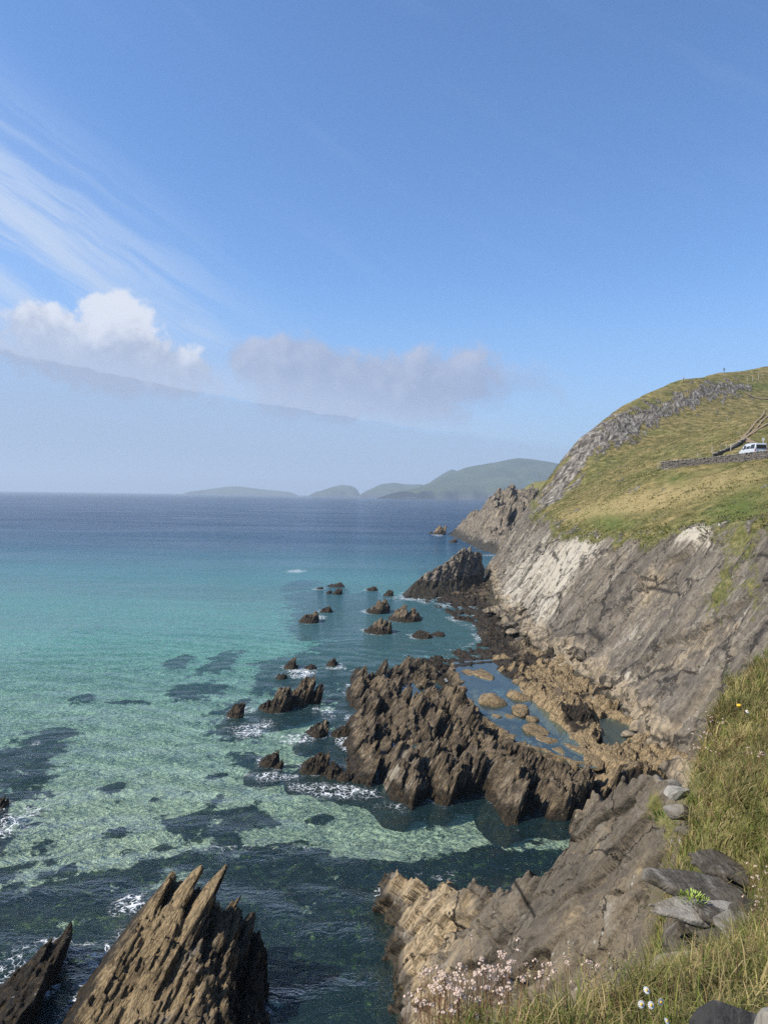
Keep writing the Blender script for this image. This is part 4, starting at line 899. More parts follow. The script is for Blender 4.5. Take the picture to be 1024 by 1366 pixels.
# ---- grass
m, T = new_mat('grass_blades'); M_BLADE = m
ca = T.new('ShaderNodeAttribute', attribute_name='col').outputs['Color']
finish(T, ca, 0.7, None, 0.2, {'Transmission Weight': 0.0})
pb = [n for n in m.node_tree.nodes if n.type == 'BSDF_PRINCIPLED'][0]; om = [n for n in m.node_tree.nodes if n.type == 'OUTPUT_MATERIAL'][0]
tl = T.new('ShaderNodeBsdfTranslucent'); T.l.new(ca, tl.inputs[0]); ms = T.new('ShaderNodeMixShader'); ms.inputs[0].default_value = 0.35
T.l.new(pb.outputs[0], ms.inputs[1]); T.l.new(tl.outputs[0], ms.inputs[2]); T.l.new(ms.outputs[0], om.inputs[0])
def blades(base, length, width, lean, leandir, colr, seg=3, droop=0.6):
    n = len(base); k = seg
    side = np.stack([-np.sin(leandir + 1.57 * 0 + rng.uniform(-1, 1, n)), np.cos(leandir + rng.uniform(-1, 1, n)), np.zeros(n)], -1)
    ld = np.stack([np.cos(leandir), np.sin(leandir), np.zeros(n)], -1)
    V = []; cols = []
    for i in range(k + 1):
        t = i / k; a = lean * t + droop * lean * t * t
        c = base + (length * t)[:, None] * (np.cos(a)[:, None] * np.array([0, 0, 1]) + np.sin(a)[:, None] * ld)
        wdt = (width * (1 - t) ** 0.7 * 0.5)[:, None] * side
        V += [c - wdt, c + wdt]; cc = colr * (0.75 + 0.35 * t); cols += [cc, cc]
    V = np.stack(V, 1).reshape(-1, 3); cols = np.stack(cols, 1).reshape(-1, 3)
    b = (np.arange(n) * 2 * (k + 1))[:, None]
    F = np.concatenate([b + np.array([[2 * i, 2 * i + 1, 2 * i + 3, 2 * i + 2]]) for i in range(k)], 1).reshape(-1, 4)
    return V, F, cols
GC = np.array([(0.15, 0.20, 0.035), (0.22, 0.225, 0.055), (0.32, 0.275, 0.10), (0.46, 0.36, 0.17), (0.25, 0.155, 0.08), (0.11, 0.135, 0.035)])
def pick_cols(n, w):
    i = rng.choice(len(GC), n, p=np.array(w) / sum(w)); return GC[i] * rng.uniform(0.75, 1.25, (n, 1))
N = 330000
bxr = rng.uniform(-0.6, 9.0, N); byr = 1.9 + 12.5 * rng.uniform(0, 1, N) ** 1.1
dd = polydist(bxr, byr, bpoly)
bz = BK(bxr, byr) + 3.4 * np.minimum(dd, 0) - 0.2 * sstep(dd, 0.25, -0.1); bp = np.stack([bxr, byr, bz - 0.03], -1)
uu, vv = proj(bp)
pt = fbm(bxr * 1.3, byr * 1.3, seed=940)
keep = (dd > np.where(byr > 6.3, -0.45, -0.08)) & (uu > -60) & (uu < 1180) & (vv > 700) & (vv < 1560) & (rng.uniform(0, 1, N) < 0.75 + 0.5 * pt)
bp, pt, dd, byk = bp[keep], pt[keep], dd[keep], byr[keep]
n = len(bp)
gmix = sstep(pt, -0.25, 0.35) * sstep(fbm(bp[:, 0] * 0.5, bp[:, 1] * 0.5, seed=944), -0.35, 0.25)
cA = pick_cols(n, [1.2, 3, 4, 4.5, 1.6, 1]); cB = pick_cols(n, [4, 4, 3, 1.8, 0.4, 1.5]); cl = np.where(rng.uniform(0, 1, n)[:, None] < gmix[:, None], cB, cA)
cl = cl * (0.62 + 0.6 * sstep(fbm(bp[:, 0] * 2.2, bp[:, 1] * 2.2, seed=943), -0.4, 0.4))[:, None]
tall = 1 + 0.8 * sstep(fbm(bp[:, 0] * 0.9 + 5, bp[:, 1] * 0.9, seed=941), 0.0, 0.5)
L = rng.uniform(0.05, 0.24, n) ** 1.0 * tall * (1 - 0.35 * sstep(byk, 3.4, 2.6))
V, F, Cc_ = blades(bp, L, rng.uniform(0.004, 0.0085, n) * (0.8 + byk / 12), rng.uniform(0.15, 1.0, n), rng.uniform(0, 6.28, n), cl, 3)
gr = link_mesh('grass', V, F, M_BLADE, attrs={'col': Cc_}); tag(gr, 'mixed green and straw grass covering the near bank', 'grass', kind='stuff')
# tussocks of longer arching grass
tb, tl, tw_, tle, tdi, tco = [], [], [], [], [], []
for k in range(900):
    x, y = rng.uniform(0, 8.5), 2.3 + 11 * rng.uniform() ** 1.3
    p = np.array([[x, y, BK(np.array([x]), np.array([y]))[0] - 0.03]]); u_, v_ = proj(p)
    if polydist(np.array([x]), np.array([y]), bpoly)[0] < 0.0 or not (-40 < u_[0] < 1120 and 780 < v_[0] < 1480): continue
    nb2 = 55; kind = rng.uniform(); hgt = rng.uniform(0.14, 0.34) * (0.75 if y < 3.4 else 1)
    tb.append(p + np.c_[rng.normal(0, 0.035, (nb2, 2)), np.zeros(nb2)]); tl.append(rng.uniform(0.5, 1.1, nb2) * hgt); tw_.append(rng.uniform(0.003, 0.0065, nb2) * (0.8 + y / 12)); tle.append(rng.uniform(0.1, 0.95, nb2)); tdi.append(rng.uniform(0, 6.28, nb2))
    tco.append(pick_cols(nb2, [1, 2, 4, 6, 1, 0.5] if kind < 0.45 else [5, 4, 2, 0.6, 0.1, 1.5] if kind < 0.75 else [0.5, 2, 3, 2, 4, 1]) * rng.uniform(0.8, 1.25))
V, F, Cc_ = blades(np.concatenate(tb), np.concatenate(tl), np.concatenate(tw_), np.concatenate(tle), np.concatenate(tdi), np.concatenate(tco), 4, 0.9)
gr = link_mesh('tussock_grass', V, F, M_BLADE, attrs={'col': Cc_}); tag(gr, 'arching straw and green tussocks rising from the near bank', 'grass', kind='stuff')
# turf tufts over the hillside above the cliff
N = 120000
hxr = rng.uniform(26, 110, N); hyr = 50 + 150 * rng.uniform(0, 1, N) ** 1.2
zl, hh_, cc_ = land(hxr, hyr); ed = cc_ - hh_ + 1.3 * fbm(hxr * 0.35, hyr * 0.35, seed=31, octv=4)
hb = np.stack([hxr, hyr, zl + 0.02], -1); uu, vv = proj(hb)
inR = polydist(uu, vv, polyR); pt = fbm(hxr * 0.25, hyr * 0.25, seed=951)
keep = (ed > -0.9) & (uu < 1120) & ((inR < 0) | (hyr < 160)) & (rng.uniform(0, 1, N) < np.where(ed < 2.0, 1.0, 0.45 + 0.5 * pt))
hb, hyk, pt, ek = hb[keep], hyr[keep], pt[keep], ed[keep]; uk, vk = uu[keep], vv[keep]
n = len(hb); hb = np.repeat(hb, 4, 0) + np.c_[rng.normal(0, 0.10, (4 * n, 2)), np.zeros(4 * n)]
gm = np.repeat(sstep(pt, -0.3, 0.4) + 0.5 * (ek < 1.5), 4)
cl = 0.72 * np.where((rng.uniform(0, 1, 4 * n) < gm)[:, None], pick_cols(4 * n, [3, 4, 3, 1, 0.2, 3]), pick_cols(4 * n, [1, 3, 4, 4, 0.8, 1])) * 1.15
V, F, Cc_ = blades(hb, rng.uniform(0.10, 0.30, 4 * n), rng.uniform(0.05, 0.11, 4 * n), rng.uniform(0.2, 1.1, 4 * n), rng.uniform(0, 6.28, 4 * n), cl, 2)
gr = link_mesh('turf_tufts', V, F, M_BLADE, attrs={'col': Cc_}); tag(gr, 'coarse tufts of turf across the hillside above the cliff', 'grass', kind='stuff')
# ================================================================== LOOSE ROCK
import bmesh
def ico(sub):
    bm = bmesh.new(); bmesh.ops.create_icosphere(bm, subdivisions=sub, radius=1.0)
    v = np.array([x.co[:] for x in bm.verts]); f = np.array([[q.index for q in p.verts] for p in bm.faces]); bm.free(); return v, f
ICO3, ICO4 = ico(3), ico(4)
def boulder(name, loc, size, seed, label, cat='boulder', group=None, mat=None, tint=(0, 0, 0.9), rz=0.0, rough=0.14, sub=3, tilt=0.0):
    V, F = (ICO3 if sub == 3 else ICO4); V = V.copy()
    r = np.random.default_rng(seed)
    for k in range(16):                                      # flat broken faces
        d = r.normal(size=3); d /= np.linalg.norm(d); c = r.uniform(0.42, 0.80); h = V @ d
        V = V - np.maximum(h - c, 0)[:, None] * d * 0.92
    V = V * (1 + rough * fbm(V[:, 0] * 1.3 + seed, V[:, 1] * 1.3, V[:, 2] * 1.3, seed=seed, octv=4)[:, None])
    V = V * np.asarray(size)
    ct, st = math.cos(tilt), math.sin(tilt); V = np.stack([V[:, 0] * ct - V[:, 2] * st, V[:, 1], V[:, 0] * st + V[:, 2] * ct], -1)
    V[:, 2] -= V[:, 2].min() * 0.55
    o = link_mesh(name, V, F, mat or M_REEF, attrs={'tint': np.tile(np.array(tint, float), (len(V), 1)), 'veg': np.zeros(len(V))})
    o.location = tuple(map(float, loc)); o.rotation_euler = (0, 0, rz); tag(o, label, cat, group); return o
for k, (u, v, wp, hp_, lab) in enumerate([(625, 897, 20, 5, 'thin tan rock at the head of the long pool'), (645, 902, 30, 9, 'flat tan rock in the head of the long pool beside a thin one'), (656, 938, 38, 16, 'largest flat tan rock standing clear in the long pool'), (688, 930, 30, 13, 'blocky tan rock at the landward rim of the long pool'), (679, 955, 22, 6, 'low tan rock below the largest one in the long pool'), (660, 956, 13, 6, 'small drowned tan rock in the long pool'),
                                       (694, 950, 26, 16, 'tan wedge rock in the middle of the long pool'), (711, 962, 16, 11, 'small tan block behind the tan wedge in the long pool'), (710, 977, 32, 11, 'flat tan rock in the near half of the long pool'), (728, 988, 22, 8, 'low tan rock touching the flat one in the near half'), (770, 1000, 26, 7, 'flat slab at the shallow near end of the long pool'), (788, 1016, 24, 12, 'rounded tan rock closing the near end of the long pool'), (748, 1003, 18, 6, 'small tan rock in the shallow near end')]):
    p = PZ(u, v, 0.85); mp = p[1] / FPX
    boulder('pool_rock', (p[0], p[1], 0.72), (wp * mp * 0.66, wp * mp * 1.25, hp_ * mp * 0.62), 1000 + k, lab, 'rock', 'tan rocks in the pool', rz=0.25)
rb = np.random.default_rng(77)
for k in range(46):                                          # blocks fallen along the cliff foot
    y = rb.uniform(55, 122); x = float(XB(y)) + rb.uniform(-1.6, 1.6); s_ = rb.uniform(0.35, 1.15) * (1.25 if y > 75 else 0.9)
    z = max(1.3, float(cliffplane(np.array([x]), np.array([y]))[0]))
    boulder('boulder', (x, y, min(z, 3.6) - 0.35), (s_, s_ * rb.uniform(0.7, 1.5), s_ * rb.uniform(0.5, 0.8)), 1100 + k, ('tan angular boulder wedged at the cliff foot beside the long pool' if y < 72 else 'tan angular boulder at the cliff foot above the pool head' if y < 92 else 'grey angular boulder on the weedy cliff foot by the inlet'), 'boulder', 'boulders along the cliff foot', mat=M_CLIFF, tint=(0, 0.1, rb.uniform(0.3, 1.1)), rz=rb.uniform(0, 3), tilt=rb.uniform(-0.5, 0.5))

# ---- broken ledge at the edge of the bank
def ledge(u0, v0, u1, v1, y, thick, depth, label, seed, tipf=0.35, pitch=0.10, mat=None, yaw=0.0, tint=(0.1, 0, 0.0), dy=0.0):
    a = PY(u0, v0, y); b = PY(u1, v1, y - dy); L = np.linalg.norm(b - a)
    r = np.random.default_rng(seed); nx, ny, nz = 22, 12, 4
    X, Y, Zt = np.meshgrid(np.linspace(0, 1, nx), np.linspace(-1, 1, ny), np.linspace(0, 1, nz), indexing='ij')
    wl = np.minimum(1, tipf + (1 - tipf) * (X / 0.35)) ; wl = wl * (1 + 0.22 * vn(X * 4 + seed, Y * 0 + np.sign(Y), seed=seed))
    x = X * L + 0.06 * L * vn(Y * 2, seed, seed=seed); yy = Y * depth * 0.5 * wl
    th = thick * np.minimum(1, 0.35 + X * 2.2) * (1 - 0.25 * np.abs(Y) ** 3)
    z = (Zt - 0.5) * th + thick * 0.22 * fbm(x * 5 / max(L, .3), yy * 5 / max(L, .3), Zt * 1.3, seed=seed + 1)
    idx = np.arange(nx * ny * nz).reshape(nx, ny, nz); Fq = []
    def q(i): Fq.append(np.stack([i[:-1, :-1], i[1:, :-1], i[1:, 1:], i[:-1, 1:]], -1).reshape(-1, 4))
    q(idx[:, :, -1]); q(idx[:, ::-1, 0]); q(idx[:, 0, :]); q(idx[:, -1, ::-1]); q(idx[0, ::-1, :]); q(idx[-1, :, :])
    F = np.concatenate(Fq); V = np.stack([x, yy, z], -1).reshape(-1, 3)
    ex = (b - a) / L; ey = np.array([-math.sin(yaw), math.cos(yaw), math.tan(pitch)]); ey -= ex * (ey @ ex); ey /= np.linalg.norm(ey); ez = np.cross(ex, ey)
    V = V @ np.stack([ex, ey, ez])
    used, inv = np.unique(F, return_inverse=True)
    o = link_mesh('rock_slab', V[used], inv.reshape(F.shape), mat or M_SLAB, attrs={'tint': np.tile(np.array(tint, float), (len(used), 1)), 'veg': np.zeros(len(used))})
    o.location = tuple(map(float, a)); tag(o, label, 'rock slab', 'broken slabs of the bank ledge'); return o
ledge(862, 1166, 1030, 1212, 6.3, 0.11, 0.42, 'long thick lichened slab jutting from under the dry turf', 1201, 0.5, 0.08, tint=(0.35, 0, 0))
ledge(925, 1150, 1010, 1170, 6.7, 0.10, 0.35, 'dark slab in the shadow under the overhanging turf', 1202, 0.6, 0.2)
ledge(872, 1211, 1010, 1226, 5.9, 0.055, 0.36, 'thin pointed slab jutting over a black hollow', 1203, 0.25, 0.02, tint=(0.8, 0, 0.3))
ledge(925, 1200, 1020, 1215, 6.15, 0.05, 0.4, 'thin grey slab behind the yellow-green cushion plant', 1204, 0.5, 0.2)
ledge(948, 1190, 1010, 1205, 6.3, 0.07, 0.35, 'short dark slab wedged between two longer ones', 1205, 0.7, 0.2)
ledge(945, 1226, 1035, 1262, 5.6, 0.05, 0.32, 'tilted flake below the thin pointed slab', 1206, 0.4, 0.1, tint=(0.3, 0, 0.2))
ledge(930, 1248, 1030, 1275, 5.4, 0.06, 0.32, 'grey flake lying lowest in the ledge', 1207, 0.4, 0.1, tint=(0.2, 0, 0.3))
ledge(975, 1218, 1040, 1236, 5.7, 0.06, 0.4, 'dark splinter of rock packed beneath the turf edge', 1208, 0.6, 0.3)
ledge(958, 1240, 1040, 1252, 5.5, 0.035, 0.4, 'thin pale splinter low in the ledge', 1209, 0.5, 0.3, tint=(0.6, 0, 0.3))
for k, (u0, v0, u1, v1, y, lab) in enumerate([(905, 1185, 1000, 1200, 6.2, 'thin dark flake just under the long lichened slab'), (918, 1236, 1005, 1258, 5.75, 'narrow grey flake leaning beneath the thin pointed slab'), (935, 1262, 1010, 1280, 5.3, 'short flake half buried in grass at the bottom of the ledge'), (960, 1160, 1015, 1178, 6.5, 'short flake high in the ledge beneath hanging roots'), (930, 1216, 1000, 1240, 5.8, 'tapered flake in the black hollow under the pointed slab')]):
    ledge(u0, v0, u1, v1, y, 0.03 + 0.008 * k, 0.3, lab, 1220 + k, 0.4, 0.06, tint=(0.15 + 0.1 * k, 0, 0.15))
def PYb(u, v, y, dz=0): p = PY(u, v, y); return (p[0], p[1], p[2] + dz)
boulder('rock_block', PYb(905, 1268, 6.1), (0.21, 0.22, 0.20), 1301, 'grey angular block under the thin pointed slab', 'rock block', mat=M_SLAB, tint=(0.3, 0, 0.1), rough=0.1, sub=4)
boulder('rock_block', PYb(950, 1275, 5.9), (0.22, 0.22, 0.19), 1302, 'dark angular block beside the grey one in the ledge', 'rock block', mat=M_SLAB, tint=(0.1, 0, 0.1), rough=0.1, sub=4)
boulder('rock_block', PYb(905, 1335, 5.15), (0.22, 0.22, 0.34), 1303, 'pale grey squared block standing in the grass below the ledge', 'rock block', mat=M_SLAB, tint=(1.1, 0, 0.5), rough=0.06, sub=4, rz=0.4)
boulder('boulder', PYb(902, 1062, 8.6), (0.20, 0.16, 0.09), 1304, 'grey stone with a white lichen splash at the turf edge', 'boulder', mat=M_SLAB, tint=(1.3, 0, 0.1), sub=4)
boulder('boulder', PYb(905, 1090, 8.2), (0.19, 0.18, 0.13), 1305, 'round speckled grey stone below the white-splashed one', 'boulder', mat=M_SLAB, tint=(0.5, 0, 0), sub=4)
boulder('boulder', PYb(915, 1112, 7.9), (0.17, 0.15, 0.08), 1306, 'flat grey stone half hidden in dry turf', 'boulder', mat=M_SLAB, tint=(0.3, 0, 0), sub=4)
boulder('boulder', PYb(985, 1392, 2.42, -0.02), (0.16, 0.12, 0.11), 1307, 'dark lichen-spotted boulder in the grass by the viewpoint', 'boulder', mat=M_DARK, tint=(0.35, 0, 0), sub=4, rough=0.15)
boulder('boulder', PYb(1040, 1395, 2.3, -0.02), (0.10, 0.10, 0.11), 1308, 'pale pinkish boulder against the dark spotted one', 'boulder', mat=M_SLAB, tint=(1.0, 0, 0.6), sub=4, rough=0.15)

# ================================================================== PLANTS ON THE BANK
M_STEM_R = plain('dry_red_stem', (0.22, 0.11, 0.06)); M_STEM_G = plain('green_stem', (0.11, 0.15, 0.035)); M_STRAW = plain('straw_stem', (0.42, 0.32, 0.16))
M_PINK = plain('faded_pink_petal', (0.50, 0.385, 0.31), 0.7, 0.2, 0.45, 90.0); M_WHITE = plain('white_petal', (0.80, 0.79, 0.76)); M_YEL = plain('yellow_floret', (0.70, 0.42, 0.03)); M_SAM = plain('samphire_leaf', (0.26, 0.34, 0.06), 0.5, 0.3, 0.5, 40)
M_SEED = plain('seed_head', (0.46, 0.36, 0.20))
def tube(pts_, r0, r1, k=5):
    pts_ = np.asarray(pts_, float); V = []; F = []
    for i, p in enumerate(pts_):
        r_ = r0 + (r1 - r0) * i / (len(pts_) - 1)
        for j in range(k): a = 2 * math.pi * j / k; V.append((p[0] + r_ * math.cos(a), p[1] + r_ * math.sin(a), p[2]))
    for i in range(len(pts_) - 1):
        for j in range(k): F.append([i * k + j, i * k + (j + 1) % k, (i + 1) * k + (j + 1) % k, (i + 1) * k + j])
    F.append([(len(pts_) - 1) * k + j for j in range(k)])
    return V, F
def merge(parts):
    V = []; F = []
    for v, f in parts:
        o = len(V); V += [tuple(x) for x in v]; F += [[i + o for i in q] for q in f]
    return V, F
def mesh(name, vf, mat):
    me = bpy.data.meshes.new(name); me.from_pydata([tuple(map(float, v)) for v in vf[0]], [], vf[1]); me.materials.append(mat); me.update(); return me
def star(c, nrm, r_, n=5, wd=0.42):
    nrm = np.asarray(nrm, float); nrm /= np.linalg.norm(nrm); a = np.cross(nrm, [0.3, 0.9, 0.2]); a /= np.linalg.norm(a); b = np.cross(nrm, a); V = []; F = []
    for j in range(n):
        t = 2 * math.pi * j / n; d = math.cos(t) * a + math.sin(t) * b; e = np.cross(nrm, d); o = len(V)
        V += [c, c + d * r_ * 0.6 - e * r_ * wd + nrm * r_ * 0.15, c + d * r_ + nrm * r_ * 0.25, c + d * r_ * 0.6 + e * r_ * wd + nrm * r_ * 0.15]; F.append([o, o + 1, o + 2, o + 3])
    return V, F
def corymb(seed, R_=0.017, n=9):
    r = np.random.default_rng(seed); parts = []
    for k in range(n):
        d = r.normal(size=3); d[2] = abs(d[2]) + 0.4; d /= np.linalg.norm(d); parts.append(star(d * R_ * r.uniform(0.7, 1.1) * np.array([1.2, 1.2, 0.7]), d + r.normal(0, 0.3, 3), 0.0075))
    return merge(parts)
heads = [mesh('flower_head', corymb(k), M_PINK) for k in range(4)]
stems = []
for k in range(4):
    c = np.random.default_rng(50 + k).uniform(-0.03, 0.03, 2); stems.append((mesh('stem', tube([(0, 0, 0), (c[0] * 0.3, c[1] * 0.3, 0.5), (c[0], c[1], 1.0)], 0.0016, 0.0011, 4), M_STEM_R), c))
def obj_of(name, me, parent, loc=(0, 0, 0), scale=(1, 1, 1), rot=(0, 0, 0)):
    o = bpy.data.objects.new(name, me); COL.objects.link(o); o.parent = parent; o.location = loc; o.scale = scale; o.rotation_euler = rot; return o
rp = np.random.default_rng(99)
def stonecrop(u, v, y, label, n=9, hh=0.16, spread=0.06):
    p = PY(u, v, y); zb = bankz(p[0], p[1]); root = empty('stonecrop_plant', (p[0], p[1], zb - 0.02)); tag(root, label, 'plant', 'faded pink flowering plants on the bank')
    for k in range(n):
        i = rp.integers(4); h = hh * rp.uniform(0.7, 1.15); x, y_ = rp.normal(0, spread, 2)
        s_ = obj_of('stem', stems[i][0], root, (x, y_, 0), (h, h, h), (0, 0, rp.uniform(0, 6.28)))
        # stems are drawn unit tall and scaled; keep them slender
        s_.scale = (1.0, 1.0, h)
        c = stems[i][1]; hd = obj_of('flower_head', heads[rp.integers(4)], s_, (c[0], c[1], 1.0), (0.8, 0.8, 0.8 / h))
    return root
for k, (u, v, y, lab) in enumerate([(575, 1375, 3.05, 'A'), (598, 1368, 3.08, 'A'), (618, 1362, 3.12, 'A'), (640, 1358, 3.2, 'A'), (662, 1352, 3.28, 'A'), (684, 1350, 3.3, 'A'), (608, 1385, 2.95, 'A'), (632, 1380, 3.0, 'A'), (706, 1346, 3.42, 'A'), (655, 1372, 3.05, 'A'), (590, 1392, 2.9, 'A'), (565, 1392, 2.95, 'A')]):
    stonecrop(u, v, y, 'faded pink flower cluster along the lip of the bank above the cove', 10, 0.23, 0.06)
for u, v, y in [(735, 1342, 3.45), (765, 1338, 3.5), (790, 1335, 3.55)]: stonecrop(u, v, y, 'sparse pink-headed stems among dry grass stalks', 4, 0.20, 0.05)
for u, v, y in [(1012, 1175, 5.7), (1020, 1205, 5.3), (1005, 1230, 5.3)]: stonecrop(u, v, y, 'pale pink flower cluster beside the broken ledge', 9, 0.15, 0.07)
for u, v, y in [(940, 985, 9.2), (936, 1005, 9.0), (944, 968, 9.5)]: stonecrop(u, v, y, 'rusty pink flower spikes on the seaward turf edge', 14, 0.2, 0.12)
stonecrop(1016, 1010, 7.2, 'rusty pink flower cluster high on the bank beside bright green grass', 12, 0.2, 0.08)
# daisies
dp_ = []
for k in range(13):
    a = 2 * math.pi * k / 13; d = np.array([math.cos(a), math.sin(a), 0]); e = np.array([-d[1], d[0], 0])
    dp_.append(([d * 0.006 - e * 0.002, d * 0.018 - e * 0.0038 + [0, 0, -0.001], d * 0.023 + [0, 0, -0.003], d * 0.018 + e * 0.0038 + [0, 0, -0.001], d * 0.006 + e * 0.002], [[0, 1, 2, 3, 4]]))
me_pet = mesh('petals', merge(dp_), M_WHITE)
dv = ICO3[0] * np.array([0.0075, 0.0075, 0.005]); me_disc = mesh('disc', (dv, [list(map(int, f)) for f in ICO3[1]]), M_YEL); me_ds = mesh('stem', tube([(0, 0, 0), (0.004, 0.003, 0.5), (0, 0, 1)], 0.0018, 0.0014, 5), M_STEM_G)
def daisy(u, v, y, label, tiltx, tilty, petals=True, sc_=1.0, group=None):
    p = PY(u, v, y); zb = bankz(p[0], p[1]) - 0.02; h = max(p[2] - zb, 0.05)
    root = empty('daisy' if petals else 'yellow_flower', (p[0], p[1], zb)); tag(root, label, 'flower', group)
    obj_of('stem', me_ds, root, (0, 0, 0), (1, 1, h))
    if petals: pe = obj_of('petals', me_pet, root, (0, 0, h), (sc_ * 0.68,) * 3, (tiltx, tilty, 0.3)); obj_of('disc', me_disc, pe, (0, 0, 0.002))
    else: obj_of('flower_head', me_disc, root, (0, 0, h), (2.6 * sc_,) * 3)
daisy(862, 1321, 3.0, 'white daisy standing tallest of the daisies in the grass', 0.75, 0.2)
daisy(855, 1340, 2.85, 'white daisy drooping with its yellow eye turned to the viewer', 1.15, -0.2)
daisy(868, 1341, 2.85, 'white daisy between two others with a bright yellow eye', 1.0, 0.1)
daisy(881, 1337, 2.85, 'white daisy seen edge-on beside the two with yellow eyes', 1.4, 0.6)
daisy(889, 1362, 2.7, 'small pale daisy low in the grass near the dark boulder', 0.6, 0.5, True, 0.8)
daisy(985, 941, 9.2, 'small yellow flower on the high grassy bank', 0, 0, False, 1.5)
daisy(996, 949, 9.0, 'small white flower on a long stem on the high bank', 0.8, 0, True, 1.6)
# dry seed stalks
sv = []
for k in range(26):
    t = k / 25; a = k * 2.4; r_ = 0.0045 * math.sin(math.pi * min(1, t * 0.9 + 0.08)); c = np.array([0, 0, 0.72 + 0.28 * t]); d = np.array([math.cos(a), math.sin(a), 0.4]); e = np.array([-math.sin(a), math.cos(a), 0])
    sv.append(([c, c + d * r_ - e * r_ * 0.6, c + d * r_ * 1.6 + [0, 0, 0.02], c + d * r_ + e * r_ * 0.6], [[0, 1, 2, 3]]))
me_seed = mesh('seed_head', merge(sv), M_SEED); me_st = mesh('stem', tube([(0, 0, 0), (0, 0, 0.5), (0, 0, 0.98)], 0.0017, 0.0008, 4), M_STRAW)
for u, v, y in [(762, 1262, 3.5), (782, 1268, 3.5), (834, 1262, 3.6), (842, 1258, 3.65), (852, 1275, 3.6), (858, 1285, 3.6), (822, 1275, 3.5), (744, 1285, 3.4), (725, 1290, 3.3), (925, 1245, 3.9), (930, 1262, 3.8), (815, 1310, 3.2), (700, 1290, 3.3), (675, 1300, 3.2), (895, 1300, 3.4), (1000, 1215, 4.2), (968, 1255, 3.9)]:
    p = PY(u, v, y); zb = bankz(p[0], p[1]) - 0.02; h = max(0.12, p[2] - zb)
    root = empty('grass_stalk', (p[0], p[1], zb)); root.rotation_euler = (rp.uniform(-0.12, 0.12), rp.uniform(-0.15, 0.22), rp.uniform(0, 6)); tag(root, 'tall straw-coloured seed stalk rising from the grass at the lip of the bank', 'grass stalk', 'dry seed stalks')
    obj_of('stem', me_st, root, (0, 0, 0), (1, 1, h)); obj_of('seed_head', me_seed, root, (0, 0, 0), (1.3, 1.3, h))
# yellow-green cushion plant in the ledge, leafy plants in the turf
def leafy(name, loc, n, R_, L, W, mat, label, seed, up=0.6, cat='plant'):
    r = np.random.default_rng(seed); lv = np.array([(0, -0.5, 0), (0.35, -1, 0.06), (0.8, -0.6, 0.05), (1, 0, 0), (0.8, 0.6, 0.05), (0.35, 1, 0.06), (0, 0.5, 0)]); 
    root = empty(name, loc); tag(root, label, cat); me = mesh('leaf', (lv * np.array([L, W, L]), [[0, 1, 2, 3, 4, 5, 6]]), mat)
    for k in range(n):
        a = r.uniform(0, 6.28); q = R_ * math.sqrt(r.uniform(0, 1))
        obj_of('leaf', me, root, (q * math.cos(a), q * math.sin(a), r.uniform(0, R_ * 0.7) * (1 - q / R_ * 0.6)), (r.uniform(0.7, 1.2),) * 3, (r.uniform(-0.4, 0.4), -r.uniform(up - 0.4, up + 0.5), a))
leafy('samphire_plant', PYb(924, 1203, 5.95), 130, 0.11, 0.035, 0.006, M_SAM, 'yellow-green cushion plant growing between two ledge slabs', 5, 0.9)
leafy('leafy_plant', PYb(962, 1118, 7.4), 26, 0.09, 0.09, 0.02, M_SAM, 'bright leafy rosette in the dry turf above the ledge', 6, 0.6)
leafy('leafy_plant', PYb(884, 1096, 9.5), 40, 0.16, 0.07, 0.015, M_STEM_G, 'green plant rooted in the crack below the stones', 7, 0.7)

# ================================================================== ON THE HILLSIDE
def PG(u, v, y0=60.0, y1=320.0):
    d = ray(u, v); ys = np.arange(y0, y1, 0.5); P_ = CAM + d[None] * (ys / d[1])[:, None]; z = ground(P_[:, 0], P_[:, 1])
    i = np.argmax(P_[:, 2] < z); return np.array([P_[i, 0], P_[i, 1], z[i]])
M_EARTH = plain('bare_earth', (0.20, 0.155, 0.10), 0.95, 0.1, 0.35, 1.5); M_TAR = plain('asphalt', (0.06, 0.06, 0.06), 0.9, 0.2, 0.2, 3.0)
def strip(name, pts_, w_, mat, label, cat, lift=0.12):
    pts_ = np.asarray(pts_, float); seg = np.r_[0, np.cumsum(np.hypot(*np.diff(pts_[:, :2], axis=0).T))]; t = np.arange(0, seg[-1], 0.8)
    c = np.stack([np.interp(t, seg, pts_[:, k]) for k in range(2)], -1); d = np.gradient(c, axis=0); d /= np.linalg.norm(d, axis=1, keepdims=True) + 1e-9; nrm = np.stack([-d[:, 1], d[:, 0]], -1)
    V = []; K = 5
    for k in range(K):
        q = c + nrm * (w_ * (k / (K - 1) - 0.5) * (1 + 0.3 * vn(t * 0.6 + k, seed=3)))[:, None]; V.append(np.c_[q, ground(q[:, 0], q[:, 1]) + lift])
    V = np.stack(V, 1); o = link_mesh(name, V.reshape(-1, 3), gridfaces(V.shape[0], K), mat); tag(o, label, cat, kind='structure'); return o
def pgl(l): return [PG(u, v) for u, v in l]
strip('path', pgl([(989, 586), (996, 578), (1004, 568), (1011, 560), (1018, 552), (1024, 546), (1030, 541)]), 0.45, M_EARTH, 'worn earth wheel track climbing the hillside', 'path')
strip('path', pgl([(992, 586), (1002, 577), (1012, 567), (1020, 558), (1028, 549)]), 0.4, M_EARTH, 'second worn wheel track beside the first up the hillside', 'path')
strip('path', pgl([(984, 584), (992, 584), (1000, 580), (1010, 573), (1020, 567), (1032, 563)]), 0.6, M_EARTH, 'earth path forking towards the road', 'path')
strip('path', pgl([(990, 584), (998, 589), (1006, 592), (1014, 595)]), 1.0, M_EARTH, 'short worn path running down behind the van', 'path')
